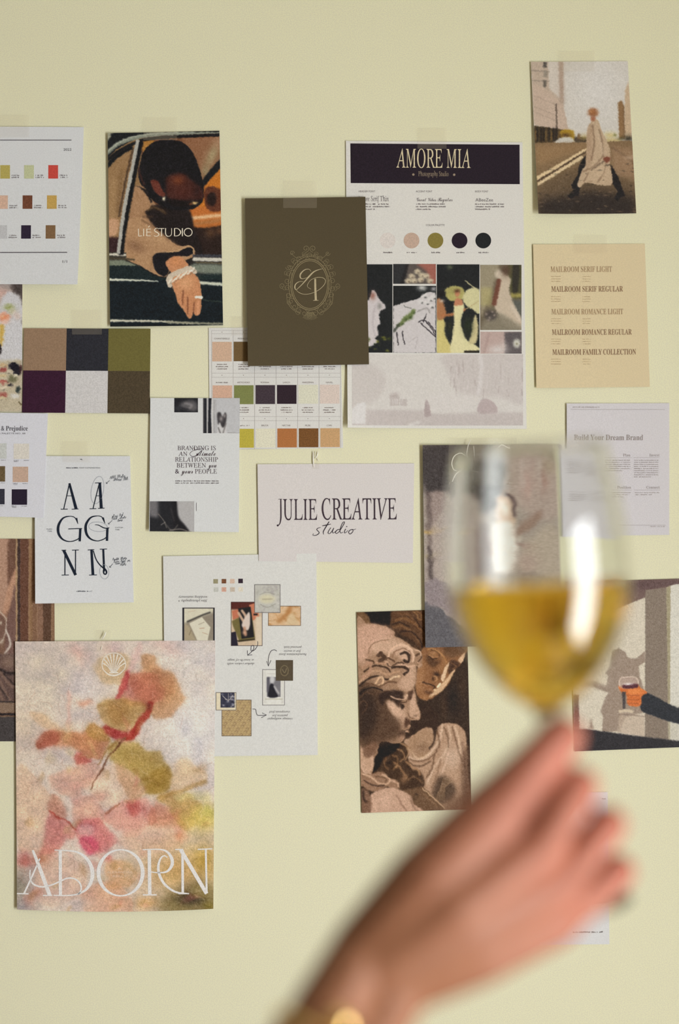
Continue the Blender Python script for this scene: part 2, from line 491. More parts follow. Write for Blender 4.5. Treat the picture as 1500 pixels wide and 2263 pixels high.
class Sheet:
    """one sheet of paper hung on the wall. Corners (tl, tr, br, bl) in photo-plane pixels on the wall; curl values in mm."""
    def __init__(s, name, label, cat, corners, base, color, curl=None, group=None, thick=0.22, n=22, bow=0.0):
        s.q = np.asarray(corners, float); s.base = base; s.curl = curl or {}; s.bow = bow
        s.o = None
        u, v = np.meshgrid(np.linspace(0, 1, n), np.linspace(0, 1, n))
        F = s.surf(u, v, 0.0); B = s.surf(u, v, -thick)
        r = n
        P = np.concatenate([F.reshape(-1, 3), B.reshape(-1, 3)])
        idx = np.arange(n * n).reshape(n, n); faces = []
        for j in range(n - 1):
            for i in range(n - 1):
                a, b, c, d = idx[j, i], idx[j + 1, i], idx[j + 1, i + 1], idx[j, i + 1]
                faces.append((a, b, c, d)); faces.append((d + r * r, c + r * r, b + r * r, a + r * r))
        ring = list(idx[0, :]) + list(idx[1:, -1]) + list(idx[-1, -2::-1]) + list(idx[-2:0:-1, 0])
        for k in range(len(ring)):
            a, b = ring[k], ring[(k + 1) % len(ring)]
            faces.append((a, b, b + r * r, a + r * r))
        s.o = link_mesh(name, P, faces, paper(color), smooth=False)
        tag(s.o, label, cat, group)
    def uvpx(s, u, v):
        q = s.q; u = np.asarray(u)[..., None]; v = np.asarray(v)[..., None]
        p = (q[0] * (1 - u) + q[1] * u) * (1 - v) + (q[3] * (1 - u) + q[2] * u) * v
        if s.bow: p = p + np.concatenate([0 * u, s.bow * 4 * u * (1 - u) * v ** 3], -1)
        return p
    def lift(s, u, v):
        c = s.curl; z = np.full(np.shape(u), s.base, float)
        g = lambda k: c.get(k, 0.0)
        z = z + g('l') * (1 - u) ** 3 + g('r') * u ** 3 + g('t') * (1 - v) ** 3 + g('b') * v ** 3
        z = z + g('tl') * ((1 - u) * (1 - v)) ** 2 + g('tr') * (u * (1 - v)) ** 2 + g('bl') * ((1 - u) ** 2.2 * v ** 1.6) + g('br') * (u * v) ** 2
        z = z + g('bc') * (1 - u) ** 6 * v ** 5
        z = z + g('mid') * 4 * v * (1 - v)
        return z
    def surf(s, u, v, off):
        p = s.uvpx(u, v)
        y = -mm(s.lift(np.asarray(u, float), np.asarray(v, float)) + off)
        return np.stack([(p[..., 0] - 750) * UPX * D_WALL, y, Z_CAM - (p[..., 1] - 1131.5) * UPX * D_WALL], -1)
    def inv(s, x, y):
        u = np.full(np.shape(x), .5); v = np.full(np.shape(x), .5); q = s.q
        for _ in range(6):
            p = s.uvpx(u, v); ex, ey = x - p[..., 0], y - p[..., 1]
            U, Vv = u[..., None], v[..., None]
            du = (q[1] - q[0]) * (1 - Vv) + (q[2] - q[3]) * Vv; dv = (q[3] - q[0]) * (1 - U) + (q[2] - q[1]) * U
            det = du[..., 0] * dv[..., 1] - du[..., 1] * dv[..., 0]
            u = u + (ex * dv[..., 1] - ey * dv[..., 0]) / det; v = v + (du[..., 0] * ey - du[..., 1] * ex) / det
        return np.clip(u, 0, 1), np.clip(v, 0, 1)
    def picture(s, cv, name='printed_picture', quad=None, step=1.0, off=0.12, parent=None):
        if quad is None:
            wpx = np.linalg.norm(s.q[1] - s.q[0]); hpx = np.linalg.norm(s.q[3] - s.q[0])
            u, v = np.meshgrid(np.linspace(0, 1, int(wpx / step) + 2), np.linspace(0, 1, int(hpx / step) + 2))
            px = s.uvpx(u, v)
        else:
            q = np.asarray(quad, float)
            wpx = np.linalg.norm(q[1] - q[0]); hpx = np.linalg.norm(q[3] - q[0])
            a, b = np.meshgrid(np.linspace(0, 1, int(wpx / step) + 2), np.linspace(0, 1, int(hpx / step) + 2))
            a, b = a[..., None], b[..., None]
            px = (q[0] * (1 - a) + q[1] * a) * (1 - b) + (q[3] * (1 - a) + q[2] * a) * b
            u, v = s.inv(px[..., 0], px[..., 1])
        return grid_mesh(name, s.surf(u, v, off), print_material(), parent or s.o, cv.sample(px[..., 0], px[..., 1]))
    def ink(s, name, k, color, off=0.2, rough=0.65, parent=None, label=None):
        P = np.array(k.V); u, v = s.inv(P[:, 0], P[:, 1])
        o = link_mesh(name, s.surf(u, v, off), k.F, ink(color, rough), parent or s.o)
        if label: o['label'] = label
        return o
    def swatch(s, quad, color, name='colour_swatch', label=None, n=4, off=0.14):
        return s.ink(name, Ink().quad(quad, n), color, off, label=label)

def xf(ox, oy, k):
    return lambda pts: [(ox + x / k, oy + y / k) for x, y in pts]
def xr(T, x0, y0, x1, y1):
    return T([(x0, y0), (x1, y0), (x1, y1), (x0, y1)])
def inks(sh, name, ks, color, off=0.2, **kw):
    for k in ks: sh.ink(name, k, color, off, **kw)
class XInk(Ink):
    """Ink whose inputs are given in the units of a measured drawing: origin and units per pixel"""
    def __init__(s, ox, oy, k): super().__init__(); s.o, s.k = (ox, oy), k
    def p(s, q): return [(s.o[0] + x / s.k, s.o[1] + y / s.k) for x, y in q]
    def R(s, pts, w, sm=1, n=6): return s.rib(s.p(pts), (w / s.k) if np.isscalar(w) else [v / s.k for v in w], sm, n)
    def E(s, cx, cy, rx, ry, w, *a, **kw):
        (x, y), = s.p([(cx, cy)]); return s.ell(x, y, rx / s.k, ry / s.k, w / s.k, *a, **kw)
    def D(s, cx, cy, r):
        (x, y), = s.p([(cx, cy)]); return s.disc(x, y, r / s.k)
    def Tx(s, body, x, y, h, w=None, *a, **kw):
        (X, Y), = s.p([(x, y)]); return s.text(body, X, Y, h / s.k, w / s.k if w else None, *a, **kw)
    def M(s, x, y, w, h, rot=0, seed=0):
        (X, Y), = s.p([(x, y)]); return s.micro(X, Y, w / s.k, h / s.k, rot, seed)
    def S(s, x, y, w, h, rot=0, seed=0, lw=3):
        (X, Y), = s.p([(x, y)]); return s.scribble(X, Y, w / s.k, h / s.k, rot, seed, lw * 0.62 / s.k)
    def Q(s, x0, y0, x1, y1, n=1):
        return s.quad(s.p([(x0, y0), (x1, y0), (x1, y1), (x0, y1)]), n)
# ------------------------------------------------------------------ sheets on the wall
WHITE = (216, 211, 202); COOL = (212, 211, 208); LILAC = (206, 200, 199); DARK = (38, 30, 40)

# -- palette sheet with 2022, cut by the left edge of the photograph
T = xf(0, 250, 2.8846)
sh = Sheet('palette_sheet', 'white sheet marked 2022 with nine small swatches, at the top left', 'palette sheet',
           [(-190, 280), (186, 282), (174, 631), (-190, 629)], 2.2, COOL, {'b': 3.5, 'br': 2.0})
def PX(): return XInk(0, 250, 2.8846)
inks(sh, 'printed_rule', [PX().Q(-540, 173, 458, 178, 8), PX().Q(-540, 890, 434, 896, 8)], (96, 90, 92))
inks(sh, 'printed_number', [PX().Tx('2022', 408, 243, 15, 50, 'sans'), PX().Tx('1/1', 406, 960, 16, 28, 'sans')], (70, 64, 66))
for j, (xs_, y) in enumerate([((5, 157, 311), 335), ((-8, 148, 303), 528), ((-12, 140, 296), 719)]):
    cols = [((178, 162, 88), (190, 192, 150), (196, 74, 62)), ((208, 172, 148), (112, 68, 48), (192, 156, 84)), ((190, 188, 186), (44, 34, 52), (126, 96, 66))][j]
    names = [('pale olive', 'pale sage', 'red'), ('pale pink', 'chestnut', 'mustard'), ('pale grey', 'near-black violet', 'umber')][j]
    for i, x in enumerate(xs_):
        sh.swatch(xr(T, x, y, x + 62, y + 86), cols[i], label=names[i] + ' swatch')
        sh.ink('swatch_caption', XInk(0, 250, 2.8846).M(x + 72, y + 70, 50, 10, 0, i).M(x + 72, y + 83, 54, 10, 0, i + 9), (124, 116, 116))

# -- photograph: person leaning out of a car
cv = Cv(225, 280, 505, 735, (30, 26, 26)).X(230, 280, 5.03)
tan, dk, navy = (150, 112, 78), (24, 20, 24), (14, 24, 30)
cv.rect(40, 100, 420, 1420, (146, 112, 74))
cv.poly([(40, 420), (300, 260), (200, 760), (150, 1040), (40, 1050)], (150, 116, 78), b=6)
cv.line([(110, 600), (100, 1000)], 50, (176, 142, 100), .6, 22); cv.line([(200, 500), (150, 960)], 26, (112, 84, 54), .6, 14)
cv.poly([(40, 1050), (165, 1045), (150, 1180), (90, 1230), (40, 1240)], (196, 152, 116), b=10)
cv.rect(40, 1235, 200, 1420, (52, 30, 32), b=12)
cv.poly([(420, 80), (1300, 60), (1300, 960), (420, 960)], (120, 78, 52), b=0, sm=0)
cv.poly([(880, 110), (1300, 90), (1300, 420), (1100, 620), (1000, 360)], (142, 98, 68), b=10)
cv.blob(1200, 320, 60, 150, (168, 150, 112), .9, 25); cv.blob(1130, 500, 50, 70, (150, 138, 104), .7); cv.blob(1260, 180, 50, 70, (176, 138, 106), .6)
cv.poly([(440, 160), (560, 160), (480, 250), (430, 280)], (170, 118, 54), b=4)
cv.poly([(1110, 690), (1300, 470), (1300, 960), (1060, 900)], (196, 116, 40), b=6)
cv.poly([(1290, 360), (1310, 440), (1110, 660), (1060, 720), (1090, 600)], (20, 22, 26), b=5)
# far seat and inside of the car
cv.poly([(920, 920), (1310, 900), (1310, 1450), (900, 1450)], (40, 26, 22), b=0, sm=0)
cv.poly([(910, 900), (1310, 920), (1310, 1090), (1010, 1120), (950, 1010)], (190, 108, 48), b=8)
cv.line([(970, 1020), (1310, 985)], 34, (236, 204, 160), .9, 12); cv.line([(1000, 1085), (1310, 1040)], 36, (170, 120, 74), .8, 14)
cv.blob(1180, 1180, 60, 60, (92, 62, 40), .8); cv.blob(1280, 1160, 40, 40, (120, 82, 54), .6)
cv.poly([(1120, 700), (1200, 665), (1270, 690), (1300, 740), (1300, 930), (1180, 940), (1120, 860)], (96, 52, 34), b=6)
cv.poly([(1150, 760), (1220, 730), (1250, 800), (1220, 880), (1150, 860)], (34, 20, 18), b=10)
# coat body
cv.poly([(330, 680), (470, 690), (560, 850), (700, 960), (900, 1200), (1000, 1430), (200, 1430), (230, 1240), (290, 980)], (164, 124, 88), b=4)
cv.poly([(470, 900), (700, 860), (930, 900), (1010, 1150), (1100, 1430), (860, 1340), (620, 1180), (480, 1000)], (30, 22, 22), b=10)
cv.line([(480, 930), (560, 900), (680, 960)], 28, (112, 84, 54), .7, 10); cv.line([(430, 1010), (540, 1000)], 18, (88, 64, 46), .7, 8)
# head
cv.poly([(400, 420), (440, 280), (540, 180), (680, 150), (840, 165), (940, 230), (1010, 340), (1060, 470), (1100, 620), (1110, 720), (1100, 820),
         (1050, 880), (980, 920), (860, 930), (720, 920), (600, 860), (520, 800), (470, 700), (410, 640), (380, 520)], (20, 18, 22), b=4)
cv.poly([(700, 560), (860, 520), (1000, 620), (1090, 700), (1100, 800), (980, 820), (820, 830), (700, 780), (690, 660)], (66, 32, 26), b=14)
cv.blob(820, 600, 70, 55, (126, 64, 34), .75); cv.blob(860, 720, 110, 60, (84, 40, 30), .6); cv.blob(1030, 720, 40, 70, (40, 20, 20), .7)
cv.poly([(520, 610), (590, 600), (640, 690), (680, 760), (640, 780), (560, 720)], (104, 52, 40), b=6)
cv.line([(390, 470), (410, 560), (450, 650)], 16, (84, 44, 34), .7, 6)
cv.poly([(720, 820), (960, 830), (1000, 870), (900, 890), (760, 880)], (22, 14, 16), b=10)
cv.poly([(360, 660), (480, 700), (540, 840), (470, 880), (380, 740)], (18, 16, 20), .9, b=6, sm=0)
cv.poly([(340, 690), (430, 710), (520, 860), (470, 930), (330, 960)], (168, 128, 92), b=5)
cv.blob(662, 802, 17, 20, (246, 232, 196)); cv.blob(1005, 848, 32, 15, (226, 186, 120), 1, 0); cv.blob(960, 860, 20, 14, (120, 70, 40), .8)
# sleeve
cv.poly([(230, 1100), (400, 1010), (560, 1120), (700, 1240), (820, 1325), (960, 1325), (1010, 1390), (980, 1450), (920, 1480), (760, 1560), (700, 1660), (640, 1665), (580, 1650), (420, 1560), (200, 1420)], (176, 136, 98), b=3)
cv.blob(350, 1330, 110, 60, (128, 92, 66), .7, 25); cv.line([(420, 1040), (560, 1130), (720, 1270)], 22, (112, 80, 56), .7, 8)
cv.blob(620, 1230, 130, 50, (190, 150, 110), .6, 30); cv.line([(540, 1440), (520, 1600)], 20, (140, 104, 72), .6, 8)
cv.poly([(560, 1420), (680, 1400), (820, 1390), (900, 1350), (970, 1345), (1000, 1390), (940, 1440), (800, 1450), (740, 1560), (700, 1650), (640, 1660), (570, 1600), (545, 1500)], (20, 18, 24), b=4)
cv.line([(700, 1395), (840, 1375), (930, 1330), (985, 1350), (995, 1400)], 16, (190, 152, 110), .9, 3)
# door
cv.rect(40, 1400, 250, 1500, (60, 56, 48), b=3)
cv.line([(40, 1425), (240, 1430)], 26, (206, 198, 178), 1, 4); cv.line([(40, 1465), (340, 1480)], 20, (70, 60, 44), .9, 5)
cv.poly([(40, 1490), (230, 1490), (330, 1530), (400, 1560), (40, 1560)], (120, 126, 106), b=6, sm=0)
cv.poly([(40, 1550), (380, 1550), (560, 1660), (700, 1690), (700, 1720), (40, 1700)], (22, 34, 36), b=4, sm=0)
cv.rect(980, 1420, 1330, 1450, (60, 60, 66), b=4); cv.line([(1000, 1475), (1320, 1480)], 42, (206, 200, 184), 1, 5); cv.line([(1020, 1510), (1320, 1520)], 14, (96, 80, 52), .9, 3)
cv.poly([(980, 1530), (1330, 1540), (1330, 1640), (1010, 1620)], (122, 128, 112), b=14); cv.rect(990, 1640, 1330, 1720, (26, 40, 40), b=12)
cv.rect(40, 1700, 1340, 2300, navy, b=2)
cv.line([(50, 1705), (420, 1712), (600, 1722)], 26, (214, 214, 192), 1, 4, w2=8); cv.line([(1060, 1735), (1330, 1755)], 34, (206, 206, 184), 1, 6)
cv.line([(1100, 1925), (1320, 1950)], 12, (60, 70, 60), .8, 5)
cv.line([(60, 2160), (600, 2165), (1000, 2190)], 30, (206, 200, 176), 1, 5, w2=12); cv.line([(700, 2175), (1340, 2195)], 26, (150, 146, 122), .9, 6)
cv.rect(40, 2210, 1340, 2300, (10, 14, 18), .8, b=8)
# hand
cv.poly([(690, 1500), (760, 1450), (850, 1450), (930, 1520), (960, 1600), (1030, 1660), (1070, 1760), (1085, 1900), (1075, 2040), (1050, 2095), (1010, 2100), (990, 2060), (970, 2130), (930, 2120),
         (880, 2030), (820, 1960), (790, 1860), (750, 1740), (740, 1620), (700, 1560)], (196, 134, 92), b=4)
cv.blob(900, 1740, 110, 90, (222, 168, 122), .7); cv.blob(800, 1500, 60, 50, (206, 138, 88), .7); cv.blob(860, 1620, 70, 30, (226, 178, 132), .6)
for a_, b_ in (((880, 1830), (870, 1980)), ((930, 1900), (930, 2080)), ((1000, 1960), (995, 2080))):
    cv.line([a_, b_], 16, (118, 66, 44), .8, 5)
cv.line([(820, 1850), (850, 1960), (900, 2040)], 30, (206, 146, 104), .6, 8); cv.line([(1050, 1950), (1040, 2080)], 26, (220, 158, 118), .7, 7)
cv.line([(730, 1760), (720, 1700), (760, 1650), (830, 1620), (900, 1590), (960, 1580), (1005, 1610)], 58, (206, 188, 164), 1, 3)
for i in range(7):
    x, y = 730 + i * 42, 1720 - i * 22 + (i % 2) * 12
    cv.line([(x - 14, y + 18), (x + 24, y - 22)], 18, (238, 226, 206), .9, 4); cv.line([(x + 10, y + 24), (x + 34, y + 2)], 8, (120, 98, 78), .7, 3)
cv.line([(1020, 1895), (1085, 1900)], 30, (232, 224, 206), 1, 4)
# window frame
cv.poly([(40, 60), (600, 60), (330, 150), (140, 260), (40, 360)], (22, 24, 28), b=3, sm=0)
cv.line([(30, 460), (140, 340), (300, 240)], 44, (16, 18, 22), 1, 5); cv.line([(40, 300), (160, 200), (340, 130), (560, 95), (900, 75), (1300, 58)], 44, (134, 138, 122), 1, 6)
cv.line([(40, 290), (170, 180), (340, 115), (600, 78), (1000, 62)], 14, (190, 190, 170), .7, 5)
cv.line([(40, 380), (180, 270), (360, 180), (500, 140), (800, 115), (1300, 95)], 34, (18, 18, 22), 1, 4)
cv.poly([(40, 70), (110, 70), (60, 140), (40, 160)], (160, 156, 132), b=6); cv.line([(100, 100), (180, 70), (300, 55)], 40, (18, 22, 28), 1, 8)
cv.rect(40, 40, 1340, 62, (18, 20, 24), b=3)
cv.line([(400, 190), (340, 480), (270, 850), (210, 1190), (190, 1400)], 70, (16, 16, 20), 1, 6)
cv.line([(375, 165), (315, 470), (240, 850), (190, 1180), (165, 1400)], 40, (176, 172, 160), 1, 4); cv.line([(325, 250), (250, 560), (170, 1000)], 22, (60, 44, 34), .8, 6)
cv.warp(1.0, 4, 5).mottle(10, 1.2, 3).mottle(8, 4, 4).grain(6, 6)
sh = Sheet('photo_print', 'colour print of a person leaning an arm out of a dark green car window', 'photo print',
           [(239, 296), (485, 290), (493, 719), (245, 723)], 1.6, (90, 84, 76), {'l': 2.0, 'bl': 1.0})
sh.picture(cv)
k = XInk(230, 280, 5.03)
def sans_caps(k, T0, y0, y1):
    h = y1 - y0
    x = T0
    k.R([(385, y0 + 8), (388, y1)], 9); k.R([(388, y1), (425, y1 - 4)], 8)
    k.R([(443, y0 + 8), (443, y1)], 10)
    k.R([(478, y0 + 8), (478, y1)], 10)
    for yy in (y0 + 12, y0 + 45, y1 - 4): k.R([(478, yy), (522, yy)], 7)
    k.R([(492, y0 - 8), (510, y0 - 26)], 8)
    k.R([(612, y0 + 10), (590, y0), (566, y0 + 14), (568, y0 + 34), (596, y0 + 50), (612, y0 + 68), (600, y1 - 4), (574, y1), (556, y1 - 10)], [5, 6, 10, 11, 10, 11, 8, 6, 5])
    k.R([(612, y0 + 4), (672, y0 + 4)], 7); k.R([(642, y0 + 4), (642, y1)], 10)
    k.R([(686, y0), (686, y1 - 30), (700, y1 - 4), (722, y1), (744, y1 - 10), (752, y1 - 36), (752, y0)], [10, 10, 9, 6, 7, 7, 7])
    k.R([(785, y0), (785, y1)], 11); k.R([(785, y0 + 3), (820, y0 + 4), (848, y0 + 30), (850, y0 + 56), (826, y1 - 8), (785, y1 - 3)], [6, 7, 11, 11, 8, 6])
    k.R([(872, y0), (872, y1)], 11)
    k.E(936, (y0 + y1) / 2, 44, h / 2 - 2, 9)
sans_caps(k, 385, 1132, 1222)
sh.ink('printed_title', k, (226, 214, 190), 0.3, label='pale capital lettering')

# -- photograph: person in a long coat crossing a street
cv = Cv(1165, 125, 1415, 485, (196, 186, 172)).X(1140, 100, 4.1667)
cv.rect(130, 150, 1110, 900, (206, 198, 186)); cv.blob(760, 420, 260, 300, (216, 210, 202), .8)
cv.poly([(130, 150), (430, 150), (430, 560), (480, 800), (400, 800), (160, 740)], (188, 168, 148), b=4, sm=0)
cv.poly([(290, 150), (390, 150), (400, 500), (300, 400)], (206, 194, 180), b=6, sm=0); cv.line([(410, 160), (420, 540)], 40, (166, 140, 122), .7, 14)
cv.poly([(150, 350), (300, 430), (430, 560), (480, 800), (380, 790), (160, 740)], (196, 172, 152), .8, b=8, sm=0)
for y in (240, 330): cv.line([(140, y), (300, y + 8)], 10, (140, 124, 110), .7, 3)
for y in (500, 600, 650): cv.line([(160, y - 30), (360, y + 50)], 8, (166, 142, 124), .7, 4)
cv.rect(245, 160, 280, 210, (84, 78, 72), b=5); cv.rect(248, 330, 275, 390, (100, 92, 82), b=6); cv.rect(250, 240, 285, 300, (146, 134, 118), b=6)
cv.line([(365, 550), (372, 850)], 14, (96, 80, 68), .9, 3)
cv.poly([(1000, 420), (1030, 330), (1050, 500), (1065, 860), (990, 860)], (196, 170, 138), b=6, sm=0)
cv.poly([(935, 530), (965, 510), (990, 560), (995, 860), (945, 860)], (142, 108, 72), b=5, sm=0); cv.line([(985, 560), (992, 850)], 14, (112, 84, 56), .7, 5)
cv.poly([(160, 750), (420, 780), (520, 830), (520, 910), (160, 915)], (74, 58, 38), b=4, sm=0)
for x in (190, 225, 250, 300, 340, 365): cv.line([(x, 770), (x, 890)], 16, (24, 20, 22), .8, 6)
for x in (175, 270, 320, 390): cv.line([(x, 800), (x, 880)], 10, (146, 112, 60), .7, 5)
cv.poly([(410, 790), (520, 790), (530, 900), (470, 880), (410, 850)], (170, 134, 40), b=6); cv.blob(450, 835, 50, 25, (74, 50, 40), .8)
cv.rect(530, 850, 660, 900, (70, 58, 46), b=6); cv.rect(560, 820, 590, 870, (110, 84, 60), b=6); cv.blob(620, 850, 40, 30, (176, 150, 80), .6)
cv.blob(860, 830, 60, 30, (206, 186, 120), .8); cv.blob(905, 830, 16, 14, (120, 116, 60), .8); cv.rect(820, 860, 960, 900, (190, 166, 96), .7, b=10)
cv.blob(1030, 860, 45, 30, (52, 46, 34), .95); cv.blob(965, 862, 30, 16, (84, 72, 40), .8)
cv.poly([(340, 910), (400, 860), (480, 850), (530, 880), (500, 915), (360, 930)], (198, 192, 180), b=6); cv.line([(345, 925), (500, 915), (640, 885)], 12, (40, 34, 30), .8, 5)
cv.poly([(165, 910), (660, 895), (1070, 880), (1100, 1250), (1110, 1600), (180, 1600)], (128, 102, 72), b=3, sm=0)
cv.poly([(170, 930), (640, 900), (640, 950), (180, 1120)], (150, 118, 82), .8, b=20, sm=0)
cv.poly([(880, 930), (1075, 960), (1090, 1250), (900, 1200)], (158, 126, 96), .8, b=20, sm=0)
cv.poly([(180, 1280), (600, 1100), (1090, 1260), (1110, 1600), (180, 1600)], (92, 74, 54), .8, b=40, sm=0)
cv.poly([(180, 1440), (700, 1340), (1110, 1400), (1110, 1600), (180, 1600)], (38, 30, 28), .9, b=40, sm=0)
cv.poly([(180, 1220), (640, 950), (650, 968), (185, 1255)], (214, 188, 146), b=4, sm=0); cv.poly([(185, 1280), (600, 1020), (620, 1040), (190, 1308)], (214, 190, 150), b=4, sm=0)
cv.line([(190, 1262), (640, 985)], 12, (70, 52, 40), .9, 3)
cv.line([(880, 945), (1000, 1020), (1080, 1090)], 14, (96, 74, 54), .6, 8); cv.line([(1000, 1040), (1080, 1030)], 26, (196, 168, 140), .6, 10)
# walker
cv.poly([(640, 1010), (640, 1120), (600, 1240), (585, 1310), (570, 1400), (540, 1390), (495, 1430), (470, 1390), (525, 1340), (500, 1300), (560, 1200), (580, 1100)], (26, 22, 24), b=4, sm=0)
cv.poly([(870, 1100), (940, 1220), (975, 1320), (1000, 1390), (960, 1400), (930, 1440), (900, 1410), (935, 1350), (880, 1270)], (26, 22, 24), b=4, sm=0)
cv.poly([(690, 700), (750, 690), (790, 800), (850, 920), (865, 1020), (860, 1100), (880, 1280), (760, 1290), (640, 1270), (590, 1310), (560, 1290), (600, 1160), (640, 1090), (645, 950), (650, 800)], (188, 162, 132), b=4)
cv.poly([(655, 780), (690, 720), (700, 900), (690, 1080), (640, 1160), (645, 950)], (170, 140, 112), .7, b=8)
for q in ([(700, 740), (715, 900), (690, 1060)], [(760, 780), (790, 900), (800, 1030)], [(790, 1030), (720, 1110), (610, 1170)], [(660, 1180), (620, 1260)], [(830, 1080), (800, 1180), (750, 1260)]):
    cv.line(q, 12, (120, 92, 70), .75, 5)
cv.line([(740, 800), (800, 1000)], 20, (206, 182, 154), .6, 8); cv.blob(760, 1150, 70, 60, (204, 178, 146), .6)
cv.poly([(800, 1040), (860, 1030), (850, 1075), (820, 1080)], (120, 66, 48), b=5); cv.line([(790, 1080), (690, 1150)], 14, (90, 70, 54), .7, 5)
cv.blob(705, 622, 50, 44, (146, 92, 56), 1, 0, 4); cv.blob(690, 610, 24, 18, (186, 130, 84), .7); cv.rect(685, 660, 725, 700, (158, 100, 72), b=6)
for i in range(90):
    x, y = RNG.uniform(190, 1090), RNG.uniform(1060, 1560)
    cv.blob(x, y, RNG.uniform(6, 26), RNG.uniform(3, 8), (150, 120, 92) if RNG.random() < .5 else (30, 26, 24), .4)
cv.warp(1.2, 3, 10).mottle(12, 1.2, 8).mottle(8, 4, 9).grain(4, 11)
sh = Sheet('photo_print', 'tall colour print of a person in a long beige coat crossing a street', 'photo print',
           [(1172, 138), (1386, 136), (1405, 472), (1187, 476)], 1.4, (200, 190, 176), {'bl': 6.5, 'l': 1.0})
sh.picture(cv)

# -- tan type specimen
sh = Sheet('type_specimen_sheet', 'tan sheet with five lines of brown serif capitals, under the street print', 'type sheet',
           [(1177, 541), (1424, 539), (1435, 855), (1184, 858)], 1.2, (214, 195, 156), {'l': 1.2, 'bl': 1.0})
brown = (150, 122, 92)
for i, (s_, x, y, w, cc) in enumerate((('MAILROOM SERIF LIGHT', 316, 424, 565, (164, 136, 102)), ('MAILROOM SERIF REGULAR', 322, 606, 660, (140, 110, 82)), ('MAILROOM ROMANCE LIGHT', 324, 815, 660, (164, 136, 102)),
                               ('MAILROOM ROMANCE REGULAR', 328, 1003, 735, (140, 110, 82)), ('MAILROOM FAMILY COLLECTION', 332, 1186, 770, (134, 104, 78)))):
    k = XInk(1140, 500, 4.1667).Tx(s_, x, y, 50, w, 'bold', rot=-0.3)
    sh.ink('printed_line', k, cc)
for y in (470, 655, 858, 1045, 1230):
    k1, k2 = XInk(1140, 500, 4.1667), XInk(1140, 500, 4.1667)
    for j in range(3): k1.M(320, y + j * 22, 90, 8, 0, j); k2.M(610, y + j * 22, 75, 8, 0, j + 4)
    inks(sh, 'small_print', [k1, k2], (190, 166, 128))

# -- cream page headed Build Your Dream Brand
sh = Sheet('text_page', 'grey-lilac text page with thin serif heading, between the tan sheet and the arm print', 'text page',
           [(1251, 892), (1478, 891), (1478, 1182), (1252, 1185)], 1.2, LILAC, {'l': 1.6})
k = XInk(900, 860, 2.5)
k.Tx('Build Your Dream Brand', 918, 282, 30, 382, 'bold')
sh.ink('printed_title', k, (146, 134, 128))
def BX(): return XInk(900, 860, 2.5)
inks(sh, 'printed_subheading', [BX().Tx('Plan', 1190, 372, 15, 40, 'bold'), BX().Tx('Invest', 1335, 372, 15, 56, 'bold'), BX().Tx('Position', 1157, 550, 15, 76, 'bold'), BX().Tx('Connect', 1318, 550, 15, 74, 'bold')], (160, 150, 146))
inks(sh, 'printed_rule', [BX().M(910, 104, 150, 8).Q(900, 112, 1420, 114, 3), BX().Q(1160, 750, 1425, 752, 3).M(1340, 762, 80, 7)], (168, 158, 154))
for x0_, x1_, y0_, n_ in ((1090, 1230, 396, 6), (1250, 1385, 396, 9), (1128, 1232, 575, 3), (1255, 1390, 575, 2), (935, 1068, 396, 6), (935, 1068, 575, 4)):
    k = BX().Q(x0_ - 3, y0_ - 18, x1_ + 5, y0_ - 16.5, 2)
    for j in range(n_): k.M(x0_, y0_ + j * 11.5, x1_ - x0_ - (0 if j < n_ - 1 else 40), 6, 0, j)
    sh.ink('printed_paragraph', k, (168, 158, 154))

# -- wedding table photograph on the left edge
cv = Cv(-150, 600, 60, 920, (196, 186, 176)).X(0, 620, 4.2857)
cv.rect(-640, -60, 215, 300, (176, 162, 150)); cv.poly([(100, 30), (215, 30), (215, 230), (150, 150)], (90, 78, 72), b=12); cv.blob(20, 120, 70, 60, (206, 168, 154), .9); cv.blob(170, 100, 30, 40, (60, 52, 50), .7)
cv.poly([(60, 110), (215, 230), (215, 800), (0, 800), (-40, 400)], (206, 202, 200), b=10)
cv.blob(80, 250, 50, 26, (150, 156, 86), .9); cv.blob(120, 290, 40, 30, (190, 184, 140), .8)
cv.blob(30, 340, 62, 40, (228, 138, 96), 1, 0, 3); cv.blob(40, 390, 42, 26, (232, 186, 164), .9); cv.blob(20, 330, 30, 20, (240, 176, 138), .8); cv.blob(160, 330, 40, 40, (212, 192, 180), .9); cv.blob(205, 390, 10, 30, (150, 140, 132), .8)
cv.poly([(0, 430), (40, 430), (25, 600), (0, 620)], (204, 168, 84), b=8); cv.blob(0, 645, 14, 50, (40, 32, 34), 1, 0, 4)
cv.poly([(-640, 760), (215, 750), (215, 1250), (-640, 1250)], (192, 178, 150), b=10, sm=0)
cv.poly([(80, 790), (130, 770), (190, 810), (195, 880), (140, 890), (90, 830)], (28, 24, 34), b=6); cv.blob(195, 830, 14, 40, (74, 40, 38), .8)
for x, y, rx, ry, c in ((30, 800, 40, 18, (196, 164, 120)), (30, 840, 40, 20, (150, 72, 66)), (100, 860, 30, 18, (216, 204, 180)), (20, 900, 44, 16, (206, 184, 140)), (120, 930, 46, 34, (110, 106, 76)), (30, 960, 40, 22, (168, 74, 66)),
                        (100, 985, 30, 14, (52, 46, 50)), (170, 1030, 22, 36, (40, 50, 50)), (30, 1010, 44, 14, (224, 206, 180)), (30, 1080, 40, 26, (164, 92, 80)), (140, 1090, 40, 24, (214, 208, 196)), (150, 900, 18, 14, (216, 206, 180)), (190, 1160, 14, 18, (110, 96, 66)), (20, 1110, 36, 16, (206, 190, 150))):
    cv.blob(x, y, rx, ry, c, .95, 0, 4)
